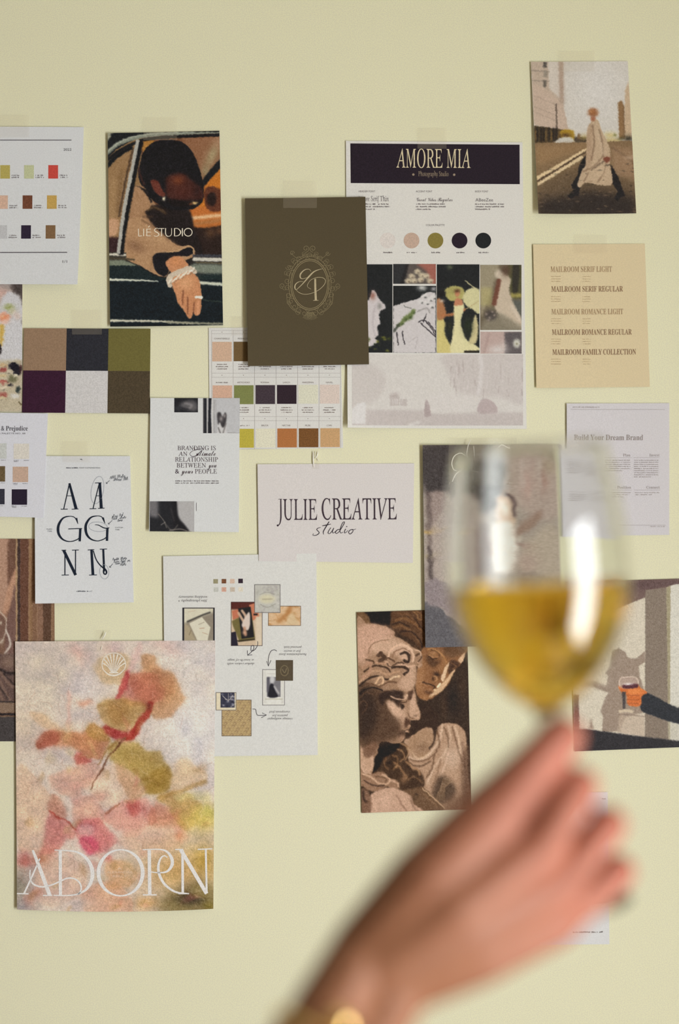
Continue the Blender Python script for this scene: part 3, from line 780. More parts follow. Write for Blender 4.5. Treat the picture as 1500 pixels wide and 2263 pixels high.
for i in range(40): cv.blob(RNG.uniform(-300, 200), RNG.uniform(780, 1230), RNG.uniform(6, 18), RNG.uniform(4, 10), [(150, 130, 96), (206, 190, 160), (80, 70, 60)][i % 3], .5)
for i in range(20): cv.blob(RNG.uniform(-600, -40), RNG.uniform(0, 1200), RNG.uniform(30, 70), RNG.uniform(20, 60), [(206, 160, 140), (216, 208, 196), (150, 146, 96)][i % 3], .6)
cv.warp(2.2, 6, 19).warp(1, 2.5, 21).mottle(12, 1.2, 18).grain(7, 23)
sh = Sheet('photo_print', 'colour print of a flower-dressed table, cut by the left edge under the palette sheet', 'photo print',
           [(-140, 612), (50, 612), (49, 910), (-140, 908)], 1.0, (200, 190, 180), {})
sh.picture(cv)

# -- six colour blocks
sh = Sheet('colour_block_card', 'card of six large colour squares in two rows, below the car print', 'colour card',
           [(54, 726), (333, 727), (331, 914), (50, 912)], 1.5, (150, 140, 120), {'l': .5})
q = sh.q
cols = [('tan', (146, 118, 92)), ('charcoal', (42, 42, 48)), ('olive', (108, 100, 52)), ('aubergine', (54, 24, 44)), ('pale grey', (204, 199, 194)), ('dark umber', (76, 64, 46))]
xs_ = [0, .337, .668, 1]
for j in (0, 1):
    for i in range(3):
        f = lambda u, v: (q[0] * (1 - u) + q[1] * u) * (1 - v) + (q[3] * (1 - u) + q[2] * u) * v
        sh.swatch([f(xs_[i], j / 2), f(xs_[i + 1], j / 2), f(xs_[i + 1], (j + 1) / 2), f(xs_[i], (j + 1) / 2)], cols[j * 3 + i][1], label=cols[j * 3 + i][0] + ' square')

# -- brown photograph of a draped figure by a door, left edge
cv = Cv(-150, 1180, 130, 1650, (110, 82, 66)).X(0, 1180, 4.714)
cv.rect(-700, 40, 600, 1500, (122, 90, 72)); cv.rect(-700, 60, 180, 900, (150, 112, 90))
cv.poly([(-200, 60), (100, 60), (80, 400), (110, 520), (30, 800), (-200, 900)], (178, 140, 116), b=16); cv.poly([(90, 60), (180, 60), (175, 340), (90, 540), (80, 400)], (112, 80, 64), b=10)
cv.poly([(180, 340), (198, 350), (150, 620), (90, 780), (30, 830), (60, 640), (130, 430)], (186, 142, 114), b=8)
cv.poly([(160, 540), (165, 1240), (60, 1240), (70, 900), (120, 720)], (118, 88, 78), b=8)
for x0_, x1_, c in ((165, 182, (176, 146, 108)), (184, 212, (74, 56, 50)), (214, 300, (104, 70, 54)), (300, 345, (142, 108, 78)), (345, 385, (132, 98, 74)), (385, 450, (138, 104, 82)), (450, 535, (92, 66, 50)), (535, 580, (136, 104, 78))):
    cv.rect(x0_, 40, x1_, 1130, c, b=4)
for y in range(80, 1120, 24): cv.blob(200, y, 6, 8, (44, 34, 34), .7)
for x in (305, 318, 394, 545): cv.line([(x, 60), (x - 8, 1120)], 5, (184, 150, 112), .6, 2)
cv.line([(0, 810), (60, 880), (60, 1010), (30, 1100), (0, 1130)], 14, (206, 190, 170), .8, 4); cv.line([(60, 1000), (105, 1100), (100, 1170), (50, 1240)], 22, (214, 200, 184), .9, 5)
cv.poly([(-60, 840), (50, 880), (50, 1020), (20, 1100), (-60, 1120)], (118, 88, 74), b=6); cv.blob(20, 1120, 18, 30, (190, 170, 150), .8); cv.blob(70, 1260, 16, 20, (236, 228, 214), .9); cv.blob(10, 925, 10, 16, (226, 214, 190), .8)
cv.poly([(-700, 1250), (165, 1245), (165, 1760), (-700, 1760)], (98, 76, 68), b=8, sm=0); cv.blob(90, 1330, 90, 80, (134, 108, 92), .9); cv.line([(0, 1410), (80, 1450), (165, 1450)], 30, (44, 36, 36), .9, 8)
for q_ in ([(10, 1440), (90, 1560), (165, 1600)], [(0, 1520), (60, 1660), (110, 1740)], [(0, 1640), (30, 1740)]): cv.line(q_, 26, (134, 106, 90), .8, 9)
for q_ in ([(40, 1450), (120, 1540), (165, 1570)], [(0, 1590), (80, 1720)]): cv.line(q_, 16, (50, 40, 38), .8, 6)
cv.rect(-700, 1750, 165, 1860, (134, 110, 90), b=4); cv.line([(-700, 1745), (170, 1748)], 14, (40, 34, 34), .9, 4); cv.line([(-700, 1865), (170, 1878)], 20, (30, 28, 32), .95, 4); cv.line([(-700, 1890), (170, 1905)], 8, (130, 108, 78), .8, 2)
cv.rect(-700, 1905, 600, 2200, (70, 64, 62), b=4)
cv.warp(1, 5, 30).mottle(16, 1.2, 28).mottle(10, 3.5, 29).grain(7, 31)
sh = Sheet('photo_print', 'sepia print of draped cloth beside wood panelling, partly under the flower poster', 'photo print',
           [(-140, 1190), (120, 1191), (122, 1638), (-140, 1638)], 0.8, (120, 92, 74), {})
sh.picture(cv)

# -- palette page cut by the left edge
sh = Sheet('palette_page', 'white palette page cut by the left edge, two columns of swatches under small serif title', 'palette page',
           [(-180, 910), (107, 914), (98, 1144), (-180, 1138)], 3.0, (212, 210, 212), {'br': 1.5})
T = xf(0, 890, 4.1667)
k = XInk(0, 890, 4.1667)
k.Tx('Pride & Prejudice', 262, 258, 42, 375, 'bold', 'r')
sh.ink('printed_title', k, (84, 80, 84))
sh.ink('printed_subtitle', XInk(0, 890, 4.1667).Tx('COLOR PALETTE NO. 08', 240, 291, 13, 330, 'sans', 'r'), (90, 84, 88))
for x0_, y0_, c, l in ((-75, 375, (196, 196, 188), 'pale grey'), (132, 378, (214, 206, 192), 'ivory'), (-88, 585, (104, 86, 58), 'brown'), (124, 590, (194, 164, 142), 'dusty pink'), (-92, 794, (52, 50, 60), 'slate'), (115, 798, (40, 30, 46), 'near-black violet')):
    sh.swatch(xr(T, x0_, y0_, x0_ + 142, y0_ + 142), c, label=l + ' swatch')
    sh.ink('swatch_caption', XInk(0, 890, 4.1667).M(x0_, y0_ + 158, 45, 9).M(x0_ + 3, y0_ + 168, 40, 8).M(x0_ + 90, y0_ + 158, 50, 7), (128, 122, 124))

# -- letterform sheet A A G G N N
sh = Sheet('letterform_sheet', 'white sheet of large black letters A, G and N in two columns with pen notes', 'type sheet',
           [(77, 1008), (288, 1008), (296, 1331), (81, 1333)], 2.0, COOL, {'bl': 4.0, 'l': 1.2})
K = (24, 32, 46)
def letter(name, *ribs):
    k = XInk(0, 890, 4.1667)
    for p, w in ribs: k.R(p, w)
    sh.ink(name, k, K)
letter('printed_letter', ([(643, 748), (592, 978)], [10, 9]), ([(643, 742), (705, 978)], [20, 28]), ([(614, 858), (676, 858)], 6), ([(564, 981), (628, 980)], 7), ([(664, 981), (727, 978)], 7))
letter('printed_letter', ([(922, 742), (936, 972)], [24, 28]), ([(916, 748), (860, 974)], 9), ([(884, 858), (934, 857)], 6), ([(878, 740), (938, 738)], 7), ([(828, 976), (890, 975)], 7), ([(905, 973), (966, 971)], 7))
letter('printed_letter', ([(712, 1086), (690, 1056), (650, 1045), (590, 1060), (552, 1110), (540, 1165), (552, 1220), (590, 1262), (650, 1278), (710, 1262), (742, 1238)], [8, 8, 7, 14, 22, 25, 22, 14, 8, 9, 9]),
       ([(744, 1160), (738, 1276)], 22), ([(634, 1162), (760, 1158)], 8), ([(706, 1062), (722, 1116)], [20, 5]))
letter('printed_letter', ([(958, 1082), (940, 1052), (902, 1042), (842, 1056), (802, 1106), (792, 1158), (804, 1214), (842, 1256), (902, 1272), (958, 1256), (990, 1232)], [8, 8, 7, 14, 22, 25, 22, 14, 8, 9, 9]),
       ([(992, 1156), (988, 1272)], 22), ([(878, 1124), (910, 1127), (950, 1148), (982, 1156), (1010, 1150)], [5, 8, 10, 9, 6]), ([(950, 1058), (970, 1112)], [20, 5]))
letter('printed_letter', ([(604, 1360), (604, 1584)], 10), ([(592, 1358), (702, 1586)], 26), ([(700, 1358), (700, 1580)], 10), ([(572, 1358), (616, 1357)], 7), ([(668, 1357), (730, 1355)], 7), ([(574, 1586), (640, 1584)], 7))
letter('printed_letter', ([(846, 1356), (860, 1584)], [22, 26]), ([(954, 1350), (962, 1550)], 19), ([(862, 1360), (888, 1440), (925, 1495), (970, 1532), (984, 1558), (976, 1578), (960, 1572), (958, 1548), (966, 1520)], [10, 10, 11, 16, 16, 12, 12, 16, 17]),
       ([(812, 1355), (872, 1352)], 7), ([(922, 1349), (988, 1347)], 7), ([(824, 1586), (896, 1584)], 7))
def LX(): return XInk(0, 890, 4.1667)
inks(sh, 'drawn_circle', [LX().E(900, 805, 56, 128, 4, rot=10), LX().E(906, 1142, 86, 44, 4, rot=5), LX().E(964, 1556, 42, 66, 4, rot=-5)], (150, 152, 158))
n1, n2, n3 = LX(), LX(), LX()
n1.S(1015, 705, 150, 26, -8, 1, 5).S(1045, 722, 140, 24, -6, 2, 5)
n2.S(1030, 1060, 115, 26, -10, 3, 5).S(1035, 1080, 140, 24, -7, 4, 5).S(1085, 1092, 50, 20, -6, 5, 5)
n3.S(1040, 1452, 140, 20, -6, 6, 5).S(1050, 1475, 155, 22, -6, 7, 5).S(1065, 1490, 80, 20, -6, 8, 5).S(1110, 1500, 60, 20, -6, 9, 5)
for k, a_, b_ in ((n1, (1012, 716), (980, 745)), (n2, (1035, 1085), (1000, 1118)), (n3, (1042, 1482), (1012, 1516))):
    k.R([a_, b_], 4); k.R([(b_[0], b_[1] - 14), b_, (b_[0] + 14, b_[1] - 2)], 4, 0)
inks(sh, 'pen_note', [n1, n2, n3], (52, 58, 70))
inks(sh, 'printed_caption', [LX().Tx('FONT CUSTOMIZATION', 735, 606, 11, 190, 'sans').M(612, 606, 112, 11), LX().Tx('PLAIN', 484, 1169, 11, 48, 'sans', 'r').Tx('TYPE', 484, 1189, 11, 40, 'sans', 'r'),
                             LX().Tx('CUSTOM', 1062, 1155, 11, 72, 'sans').Tx('TYPE', 1062, 1175, 11, 40, 'sans'), LX().M(710, 1740, 142, 12), LX().R([(742, 524), (752, 521), (760, 529)], 6)], (52, 58, 70))

# -- large colour table partly under the monogram card
sh = Sheet('colour_table_sheet', 'white grid table of paint colours, half under the olive monogram card', 'colour chart',
           [(461, 725), (752, 722), (758, 990), (464, 994)], 1.0, (216, 212, 203), {'r': .3})
T = xf(440, 710, 4.5454)
rows = [(208, 404, [(204, 170, 142), (112, 88, 54), (46, 44, 48), None, None, None], ['peach', 'brown', 'charcoal', '', '', '']),
        (645, 835, [(208, 168, 142), (124, 128, 74), (64, 52, 58), (46, 32, 40), (214, 210, 186), (214, 196, 182)], ['rose beige', 'sage green', 'plum grey', 'dark plum', 'ivory', 'pale blush']),
        (1082, 1272, [(196, 160, 100), (184, 168, 66), (220, 214, 188), (172, 110, 62), (118, 78, 40), (196, 156, 110)], ['sand', 'chartreuse', 'cream', 'copper', 'brown', 'light tan'])]
for y0_, y1_, cc, nn in rows:
    for i, c in enumerate(cc):
        if c is None: continue
        x0_ = 132 + i * 215.5 + (y0_ - 208) * .008
        dy = -i * 1.4
        sh.swatch(xr(T, x0_, y0_ + dy, x0_ + 196, y1_ + dy), c, label=nn[i] + ' swatch')
k = XInk(440, 710, 4.5454)
for i in range(7):
    x = 126 + i * 215.5
    k.Q(x, 92, x + 2.5, 1284, 6)
for y in (92, 125, 520, 562, 957, 998, 1282): k.Q(126, y, 1420, y + 2.5, 6)
sh.ink('printed_rules', k, (168, 160, 154))
for i in range(6):
    x = 230 + i * 215.5
    for y, nm, yb, yd in ((186, ('CHANTERELLE', 'MUSHROOM'), 440, 110), (626, ('', 'ARTICHOKE', 'ROMANA', 'LARCH', 'MARZIPAN', 'NAVEL'), 875, 543), (1058, ('', '', 'BRITA', 'NECTAR', 'MUSK', 'CORK'), None, 978)):
        k = XInk(440, 710, 4.5454)
        s_ = nm[i] if i < len(nm) else ''
        if s_: k.Tx(s_, x, y - 3, 15, len(s_) * 14, 'sans', 'c')
        else: k.M(x - 60, y - 3, 120, 14, 0, i)
        sh.ink('swatch_name', k, (128, 114, 108))
        if yb:
            k = XInk(440, 710, 4.5454)
            for j in range(3): k.M(x - [50, 62, 52][j], yb + j * 23, [100, 124, 104][j], 12, 0, i + j)
            sh.ink('swatch_caption', k, (128, 114, 108))
        sh.ink('printed_dot', XInk(440, 710, 4.5454).D(x, yd, 4), (128, 114, 108))

# -- Amore Mia brand board
sh = Sheet('brand_board', 'tall white brand board with black banner, five colour dots and wedding photographs', 'brand board',
           [(764, 312), (1154, 315), (1163, 948), (768, 946)], 1.2, (217, 212, 202), {'bc': 6.5, 'l': .5})
T = xf(520, 280, 2.2727)
sh.swatch(T([(577, 86), (1426, 92), (1427, 290), (579, 285)]), (36, 26, 36), 'banner', 'black banner', 10)
k = XInk(520, 280, 2.2727).Tx('AMORE MIA', 808, 207, 94, 372, 'roman', rot=.3)
sh.ink('printed_title', k, (212, 196, 160), .3, label='cream banner lettering')
k = XInk(520, 280, 2.2727).Tx('Photography Studio', 918, 250, 24, 152, 'roman').D(893, 242, 6).D(1098, 243, 6)
sh.ink('printed_subtitle', k, (150, 132, 110), .3)
def AX(): return XInk(520, 280, 2.2727)
tc = (112, 102, 102)
for x, hd, hw, sm_ in ((618, 'HEADER FONT', 84, ('Amore Serif Thin', 612, 376, 26, 158, 'roman')), (906, 'ACCENT FONT', 82, ('Great Vibes Regular', 910, 376, 18, 180, 'script')), (1203, 'BODY FONT', 66, ('ABeeZee', 1205, 377, 16, 88, 'sans'))):
    sh.ink('printed_caption', AX().Tx(hd, x, 331, 9, hw, 'sans'), tc)
    k = AX().Tx(*sm_)
    for j in range(3): k.M(x + (7 if x < 700 else 0), 394 + j * 13, [145, 150, 75][j], 8, 0, j)
    sh.ink('font_sample', k, tc)
sh.ink('printed_caption', AX().Tx('COLOR PALETTE', 956, 500, 9, 94, 'sans'), tc)
for x in (738, 860, 978, 1100, 1220): sh.ink('dot_caption', AX().M(x, 637, 50, 8), tc)
for x, c, l in ((764, (214, 204, 194), 'off-white'), (884, (192, 164, 144), 'beige'), (1004, (132, 118, 58), 'olive'), (1125, (38, 26, 38), 'aubergine'), (1244, (30, 32, 34), 'black-green')):
    sh.ink('colour_dot', XInk(520, 280, 2.2727).D(x, 573, 39.5), c, .14, label=l + ' dot')
def pic(name, x0_, y0_, x1_, y1_, label, draw, step=1.0):
    a_, b_ = xf(800, 570, 3.947)([(x0_, y0_), (x1_, y1_)])
    c = Cv(a_[0] - 1, a_[1] - 1, b_[0] + 1, b_[1] + 1, (26, 28, 30)).X(800, 570, 3.947)
    draw(c); c.warp(1.1, 3, int(x0_ + 501)).mottle(16, 1.0, int(x0_ + y0_ + 999)).mottle(8, 3, int(y0_ + 777))
    o = sh.picture(c, name, [a_, (b_[0], a_[1]), b_, (a_[0], b_[1])], step, .13); o['label'] = label
def d1(c):
    c.poly([(60, 360), (95, 280), (150, 360), (205, 430), (150, 480), (155, 570), (130, 600), (140, 670), (110, 700), (130, 740), (0, 760), (0, 420)], (206, 196, 192), b=4)
    c.blob(90, 330, 26, 36, (150, 100, 84), .9); c.blob(150, 420, 20, 30, (110, 106, 100), .6); c.line([(110, 420), (90, 560), (110, 680)], 12, (170, 158, 158), .6, 6)
    for i in range(26): c.blob(RNG.uniform(-100, 260), RNG.uniform(690, 820), RNG.uniform(8, 20), RNG.uniform(6, 14), [(74, 80, 32), (40, 48, 24), (120, 118, 44)][i % 3], .8)
def d2(c):
    c.rect(270, 50, 640, 230, (90, 80, 74)); c.poly([(270, 50), (380, 50), (340, 230), (270, 230)], (44, 44, 46), b=6); c.line([(390, 60), (350, 220)], 30, (30, 28, 30), .9, 6)
    c.poly([(480, 50), (640, 50), (640, 230), (600, 230), (560, 120)], (158, 96, 82), b=12)
    for x, y in ((430, 160), (480, 120), (520, 150), (560, 160), (450, 200), (510, 190), (400, 200), (590, 200)):
        c.blob(x, y, 30, 24, (206, 190, 160), .95, 0, 4); c.blob(x + 8, y + 10, 10, 8, (110, 92, 76), .8)
def d3(c):
    c.poly([(270, 420), (400, 380), (480, 360), (560, 300), (640, 300), (640, 830), (270, 830)], (204, 196, 192), b=3, sm=0)
    c.blob(520, 260, 40, 26, (206, 204, 196), .9); c.blob(620, 270, 24, 20, (190, 186, 184), .8)
    for x, y in ((540, 330), (590, 360), (560, 390), (510, 380), (620, 340), (600, 420)): c.blob(x, y, 26, 20, (216, 210, 204), .9, 0, 4); c.blob(x + 10, y + 14, 10, 8, (60, 58, 58), .8)
    for x, y, r in ((440, 470, 30), (410, 510, 44), (370, 530, 36), (340, 570, 30), (310, 590, 20)): c.blob(x, y, r, r * .6, (104, 118, 66), .95, -50, 4); c.blob(x + 10, y + 8, r * .4, r * .3, (60, 74, 40), .8)
    c.line([(275, 640), (320, 580)], 20, (56, 60, 50), .9, 6); c.line([(430, 440), (380, 430), (360, 410)], 6, (70, 70, 62), .8, 3)
    for q_ in ([(300, 650), (315, 760)], [(350, 640), (352, 680), (368, 750)], [(490, 560), (550, 550), (650, 690)], [(510, 570), (640, 690)], [(575, 560), (650, 660)], [(560, 490), (530, 560)]): c.line(q_, 9, (48, 42, 46), .95, 2)
    c.line([(480, 470), (560, 440), (590, 480)], 8, (120, 114, 110), .7, 4); c.line([(400, 740), (480, 690), (460, 790)], 6, (176, 166, 164), .8, 3)
def d4(c):
    c.blob(760, 80, 26, 22, (90, 96, 70), .8)
    c.poly([(720, 280), (800, 245), (880, 270), (880, 360), (760, 370)], (176, 166, 100), b=5); c.blob(800, 290, 60, 30, (150, 140, 84), .6)
    c.poly([(880, 330), (930, 270), (1020, 280), (1030, 480), (960, 450), (890, 400)], (206, 198, 150), b=5); c.line([(900, 200), (980, 265)], 12, (196, 186, 140), .9, 3); c.line([(1010, 380), (900, 450)], 6, (190, 170, 120), .9, 2)
    c.poly([(655, 500), (720, 560), (720, 660), (780, 780), (800, 830), (650, 830)], (206, 190, 120), b=6); c.poly([(650, 360), (700, 380), (730, 480), (700, 540), (650, 520)], (170, 116, 76), b=6)
    c.line([(700, 500), (800, 490), (890, 450)], 26, (176, 114, 72), .95, 5); c.blob(690, 310, 36, 30, (24, 20, 22), 1, 0, 4); c.blob(690, 375, 24, 14, (206, 190, 170), .8)
    c.poly([(800, 410), (880, 400), (880, 470), (860, 560), (900, 700), (1000, 770), (1010, 810), (780, 830), (780, 700), (800, 560)], (220, 210, 160), b=5)
    c.poly([(960, 560), (990, 500), (1010, 620), (990, 740), (930, 740), (950, 660)], (206, 192, 142), b=6); c.poly([(820, 350), (870, 370), (870, 410), (800, 410)], (190, 126, 92), b=5); c.blob(828, 312, 22, 30, (190, 128, 92), 1, 0, 4); c.blob(826, 288, 24, 16, (84, 52, 34), .9)
    c.blob(760, 600, 26, 60, (40, 42, 26), .8); c.blob(920, 590, 44, 80, (36, 44, 26), .9); c.rect(890, 810, 1020, 830, (40, 34, 26), b=4)
def d5(c):
    c.rect(1025, 60, 1390, 640, (110, 98, 78)); c.poly([(1270, 70), (1390, 70), (1390, 330), (1300, 330)], (84, 80, 50), b=8); c.poly([(1310, 70), (1370, 70), (1350, 310), (1310, 310)], (48, 44, 36), b=6); c.rect(1290, 310, 1390, 345, (176, 162, 84), .8, b=8); c.rect(1300, 370, 1390, 640, (92, 92, 84), b=10)
    c.poly([(1030, 60), (1190, 60), (1140, 240), (1060, 460), (1030, 480)], (156, 144, 118), .9, b=10); c.rect(1030, 260, 1130, 420, (180, 168, 108), .6, b=14)
    c.poly([(1200, 130), (1290, 180), (1280, 280), (1310, 380), (1380, 520), (1390, 620), (1250, 590), (1150, 420), (1180, 300)], (196, 178, 154), b=6); c.blob(1185, 140, 34, 40, (206, 190, 168), .95, 0, 4)
    c.line([(1190, 200), (1170, 300), (1150, 400)], 40, (110, 66, 50), .95, 6); c.blob(1250, 110, 40, 50, (84, 60, 46), .9); c.poly([(1040, 640), (1150, 480), (1330, 560), (1390, 640)], (134, 124, 104), .9, b=14)
    c.blob(1120, 500, 56, 46, (70, 62, 58), .95, 0, 4)
    for x, y in ((1080, 490), (1110, 520), (1150, 500), (1100, 540), (1130, 470)): c.blob(x, y, 12, 10, (150, 134, 122), .8)
    c.line([(1300, 420), (1370, 540)], 22, (214, 198, 178), .7, 8)
def d6(c):
    c.rect(1025, 640, 1390, 840, (186, 162, 152)); c.poly([(1240, 645), (1390, 645), (1390, 840), (1240, 840)], (92, 84, 84), b=8, sm=0); c.blob(1345, 745, 34, 40, (210, 206, 190), .95, 0, 4); c.blob(1345, 750, 10, 10, (120, 110, 80), .7)
    c.blob(1180, 800, 80, 40, (210, 200, 192), .9); c.blob(1230, 760, 26, 30, (206, 190, 180), .8); c.line([(1100, 660), (1080, 760), (1060, 820)], 20, (166, 138, 130), .7, 8)
pic('printed_picture', -20, 58, 264, 828, 'bride under a veil at night', d1)
pic('printed_picture', 270, 55, 642, 228, 'flowers in a vase', d2)
pic('printed_picture', 270, 245, 646, 830, 'white tablecloth with cutlery and a green sprig', d3)
pic('printed_picture', 650, 58, 1022, 830, 'two women in pale dresses with parasols', d4)
pic('printed_picture', 1028, 62, 1388, 630, 'bride holding a bouquet', d5)
pic('printed_picture', 1030, 645, 1390, 836, 'white flower beside pink cloth', d6)
def d7(c):
    base, ln = (210, 203, 194), (174, 160, 154)
    c.rect(-200, 830, 1410, 1470, base)
    c.poly([(740, 840), (1410, 840), (1410, 1260), (1200, 1220), (860, 1180), (740, 980)], (190, 178, 172), .55, b=18); c.poly([(-200, 960), (60, 930), (180, 1000), (200, 1130), (60, 1280), (-200, 1300)], (190, 179, 172), .5, b=18)
    c.poly([(-200, 1340), (500, 1330), (620, 1360), (1400, 1350), (1400, 1465), (-200, 1465)], (186, 174, 168), .7, b=10); c.poly([(1010, 1350), (1020, 1260), (1080, 1225), (1160, 1280), (1170, 1350)], (182, 166, 162), b=5); c.poly([(560, 1230), (600, 1370), (540, 1370)], (172, 156, 152), b=3)
    c.poly([(-40, 1270), (30, 1260), (30, 1450), (-200, 1450)], (214, 208, 202), b=6, sm=0); c.line([(400, 1470), (500, 1430), (420, 1450)], 20, (214, 208, 200), .8, 8)
    for i in range(46):
        x = RNG.uniform(760, 1400); y = RNG.uniform(880, 1180); c.line([(x, y), (x + RNG.uniform(-12, 12), y + RNG.uniform(40, 110))], RNG.uniform(4, 12), (210, 200, 194) if i % 2 else ln, .6, 3)
    c.line([(1030, 860), (1040, 1000), (1010, 1180)], 36, (214, 206, 200), .8, 8)
    for i in range(420):
        x = RNG.uniform(-190, 1400); y = RNG.uniform(850, 1460)
        if y < 1150 and 200 < x < 740 and i % 3: continue; c.line([(x, y), (x + RNG.uniform(10, 60), y + RNG.uniform(-10, 10))], RNG.uniform(3, 7), ln if i % 3 else (214, 206, 200), .5, 2)
    for x, y, w, h in ((240, 1200, 80, 90), (330, 1230, 60, 60)): c.rect(x, y, x + w, y + h, ln, .5, 3)
    c.blob(280, 1195, 36, 20, ln, .7)
    for x in (265, 285, 305, 345): c.line([(x, 1230), (x, 1270)], 6, (214, 206, 200), .8, 2)
    c.poly([(600, 1200), (1000, 1200), (900, 1330), (620, 1320)], (212, 204, 196), .7, b=16)
pic('printed_engraving', -88, 842, 1402, 1462, 'pale landscape engraving', d7, 1.2)
# -- olive monogram card
sh = Sheet('monogram_card', 'dark olive card with a pale script monogram inside an ornate oval frame', 'monogram card',
           [(542, 441), (807, 437), (815, 806), (549, 811)], 4.2, (82, 71, 50), {'bl': 3.4, 'l': 1.6, 'r': .6}, thick=0.4)
gold = (150, 134, 98)
k = XInk(540, 430, 5.357).E(775, 1075, 225, 300, 7).E(775, 1075, 208, 282, 6).E(775, 1070, 250, 330, 4, 150, 390)
sh.ink('printed_oval', k, gold, .3)
k = XInk(540, 430, 5.357)
def curl(k, x, y, r, a0, turns, w, sgn=1):
    t = np.linspace(0, 1, 22); a = math.radians(a0) + sgn * t * turns * 2 * math.pi; rr = r * (1 - .78 * t)
    k.R(list(zip(x + rr * np.cos(a), y + rr * np.sin(a))), w, 0)
for i in range(26):
    a = 2 * math.pi * (i + .5) / 26; ca, sa = math.cos(a), math.sin(a)
    x, y = 775 + 268 * ca, 1075 + 348 * sa
    curl(k, x, y, 38, math.degrees(a) + 180, 1.25, 5, 1 if i % 2 else -1)
    x2, y2 = 775 + 296 * ca, 1075 + 372 * sa
    if i % 2 == 0: curl(k, x2, y2, 30, math.degrees(a) + 90, 1.1, 4, -1)
for s_ in (-1, 1):
    curl(k, 770 + s_ * 42, 650, 42, 90, 1.4, 6, s_); k.R([(770, 720), (770 + s_ * 70, 735), (770 + s_ * 150, 760), (770 + s_ * 220, 700)], 5)
    curl(k, 775 + s_ * 210, 705, 30, 0, 1.2, 5, s_); curl(k, 775 + s_ * 325, 1090, 34, 90, 1.3, 5, -s_); curl(k, 775 + s_ * 250, 870, 36, 180, 1.3, 5, s_)
    k.R([(775 + s_ * 270, 1180), (775 + s_ * 268, 1260), (775 + s_ * 230, 1340), (775 + s_ * 160, 1400)], 6); k.R([(775 + s_ * 225, 1190), (775 + s_ * 240, 1280), (775 + s_ * 190, 1360), (775 + s_ * 110, 1420)], 5)
for i in range(11):
    a = math.radians(50 + i * 8); k.R([(778 + 60 * math.cos(a) * .8, 1380 + 20 * math.sin(a)), (778 + 130 * math.cos(a), 1380 + 115 * math.sin(a))], 5)
sh.ink('printed_scrollwork', k, (130, 116, 84), .3)
k = XInk(540, 430, 5.357)
k.R([(790, 920), (765, 893), (715, 900), (668, 945), (662, 990), (690, 1005), (745, 992)], [3, 5, 9, 16, 14, 6, 3])
k.R([(700, 1040), (650, 1040), (608, 1070), (598, 1110), (612, 1135), (640, 1115), (700, 1055), (760, 985), (820, 925), (880, 898), (930, 888)], [3, 6, 12, 14, 6, 6, 10, 18, 14, 7, 3])
k.R([(612, 1135), (650, 1170), (720, 1190), (810, 1172), (890, 1130), (948, 1070), (958, 1020), (920, 992), (860, 990), (790, 1018), (750, 1070), (752, 1105), (790, 1128)], [4, 5, 5, 5, 6, 6, 6, 5, 5, 5, 5, 4, 3])
k.R([(838, 1005), (840, 1130), (846, 1262)], [20, 24, 26]); k.R([(815, 1262), (876, 1260)], 6)
sh.ink('printed_monogram', k, (184, 168, 132), .32)

# -- quotation sheet
sh = Sheet('quotation_sheet', 'white quotation sheet mixing capitals and script, with three small monochrome photographs', 'quotation sheet',
           [(333, 880), (530, 880), (528, 1176), (331, 1174)], 2.0, (212, 211, 206), {'l': 1.2, 'bl': 2.5})
k = XInk(320, 700, 3.2609)
k.Tx('BRANDING IS', 238, 962, 31, 274, 'roman').Tx('AN', 244, 1004, 31, 64, 'roman').Tx('RELATIONSHIP', 220, 1045, 32, 308, 'roman').Tx('BETWEEN', 231, 1087, 32, 210, 'roman').Tx('&', 220, 1130, 32, 30, 'ital').Tx('PEOPLE', 363, 1130, 32, 157, 'roman')
k.Tx('ntimate', 368, 1003, 38, 143, 'script', lean=.25).Tx('you', 455, 1087, 36, 64, 'script', lean=.25).Tx('your', 262, 1130, 36, 86, 'script', lean=.25)
k.R([(425, 955), (400, 975), (375, 1000), (345, 1008), (326, 990), (345, 968), (385, 958)], [2, 4, 6, 4, 3, 3, 2]); k.R([(355, 940), (360, 958), (395, 955), (425, 950)], 3)
sh.ink('printed_quotation', k, (72, 56, 62))
k = XInk(320, 700, 3.2609)
for y in (1188, 1203):
    x = 222
    for w_ in (36, 30, 20, 26, 46, 28, 34, 30, 22): k.M(x, y, w_, 8, 0, x); x += w_ + 5
k.Q(371, 1340, 374, 1400)
sh.ink('printed_text', k, (70, 58, 62))
def pick(x0_, y0_, x1_, y1_, label, draw):
    a_, b_ = xf(320, 700, 3.2609)([(x0_, y0_), (x1_, y1_)])
    c = Cv(a_[0] - 1, a_[1] - 1, b_[0] + 1, b_[1] + 1, (30, 30, 34)).X(320, 700, 3.2609)
    draw(c); c.mottle(14, 1.0, int(x0_ + 99)).mottle(8, 3, int(y0_ + 7))
    o = sh.picture(c, 'printed_picture', [a_, (b_[0], a_[1]), b_, (a_[0], b_[1])], 1.0, .13); o['label'] = label
def b1(c):
    c.poly([(250, 640), (290, 610), (350, 605), (380, 640), (370, 680), (300, 670)], (96, 92, 92), b=10); c.line([(290, 625), (340, 640), (320, 665)], 14, (140, 134, 132), .8, 5); c.blob(240, 660, 30, 20, (54, 54, 58), .8); c.line([(270, 660), (320, 670)], 8, (30, 30, 34), .8, 4)
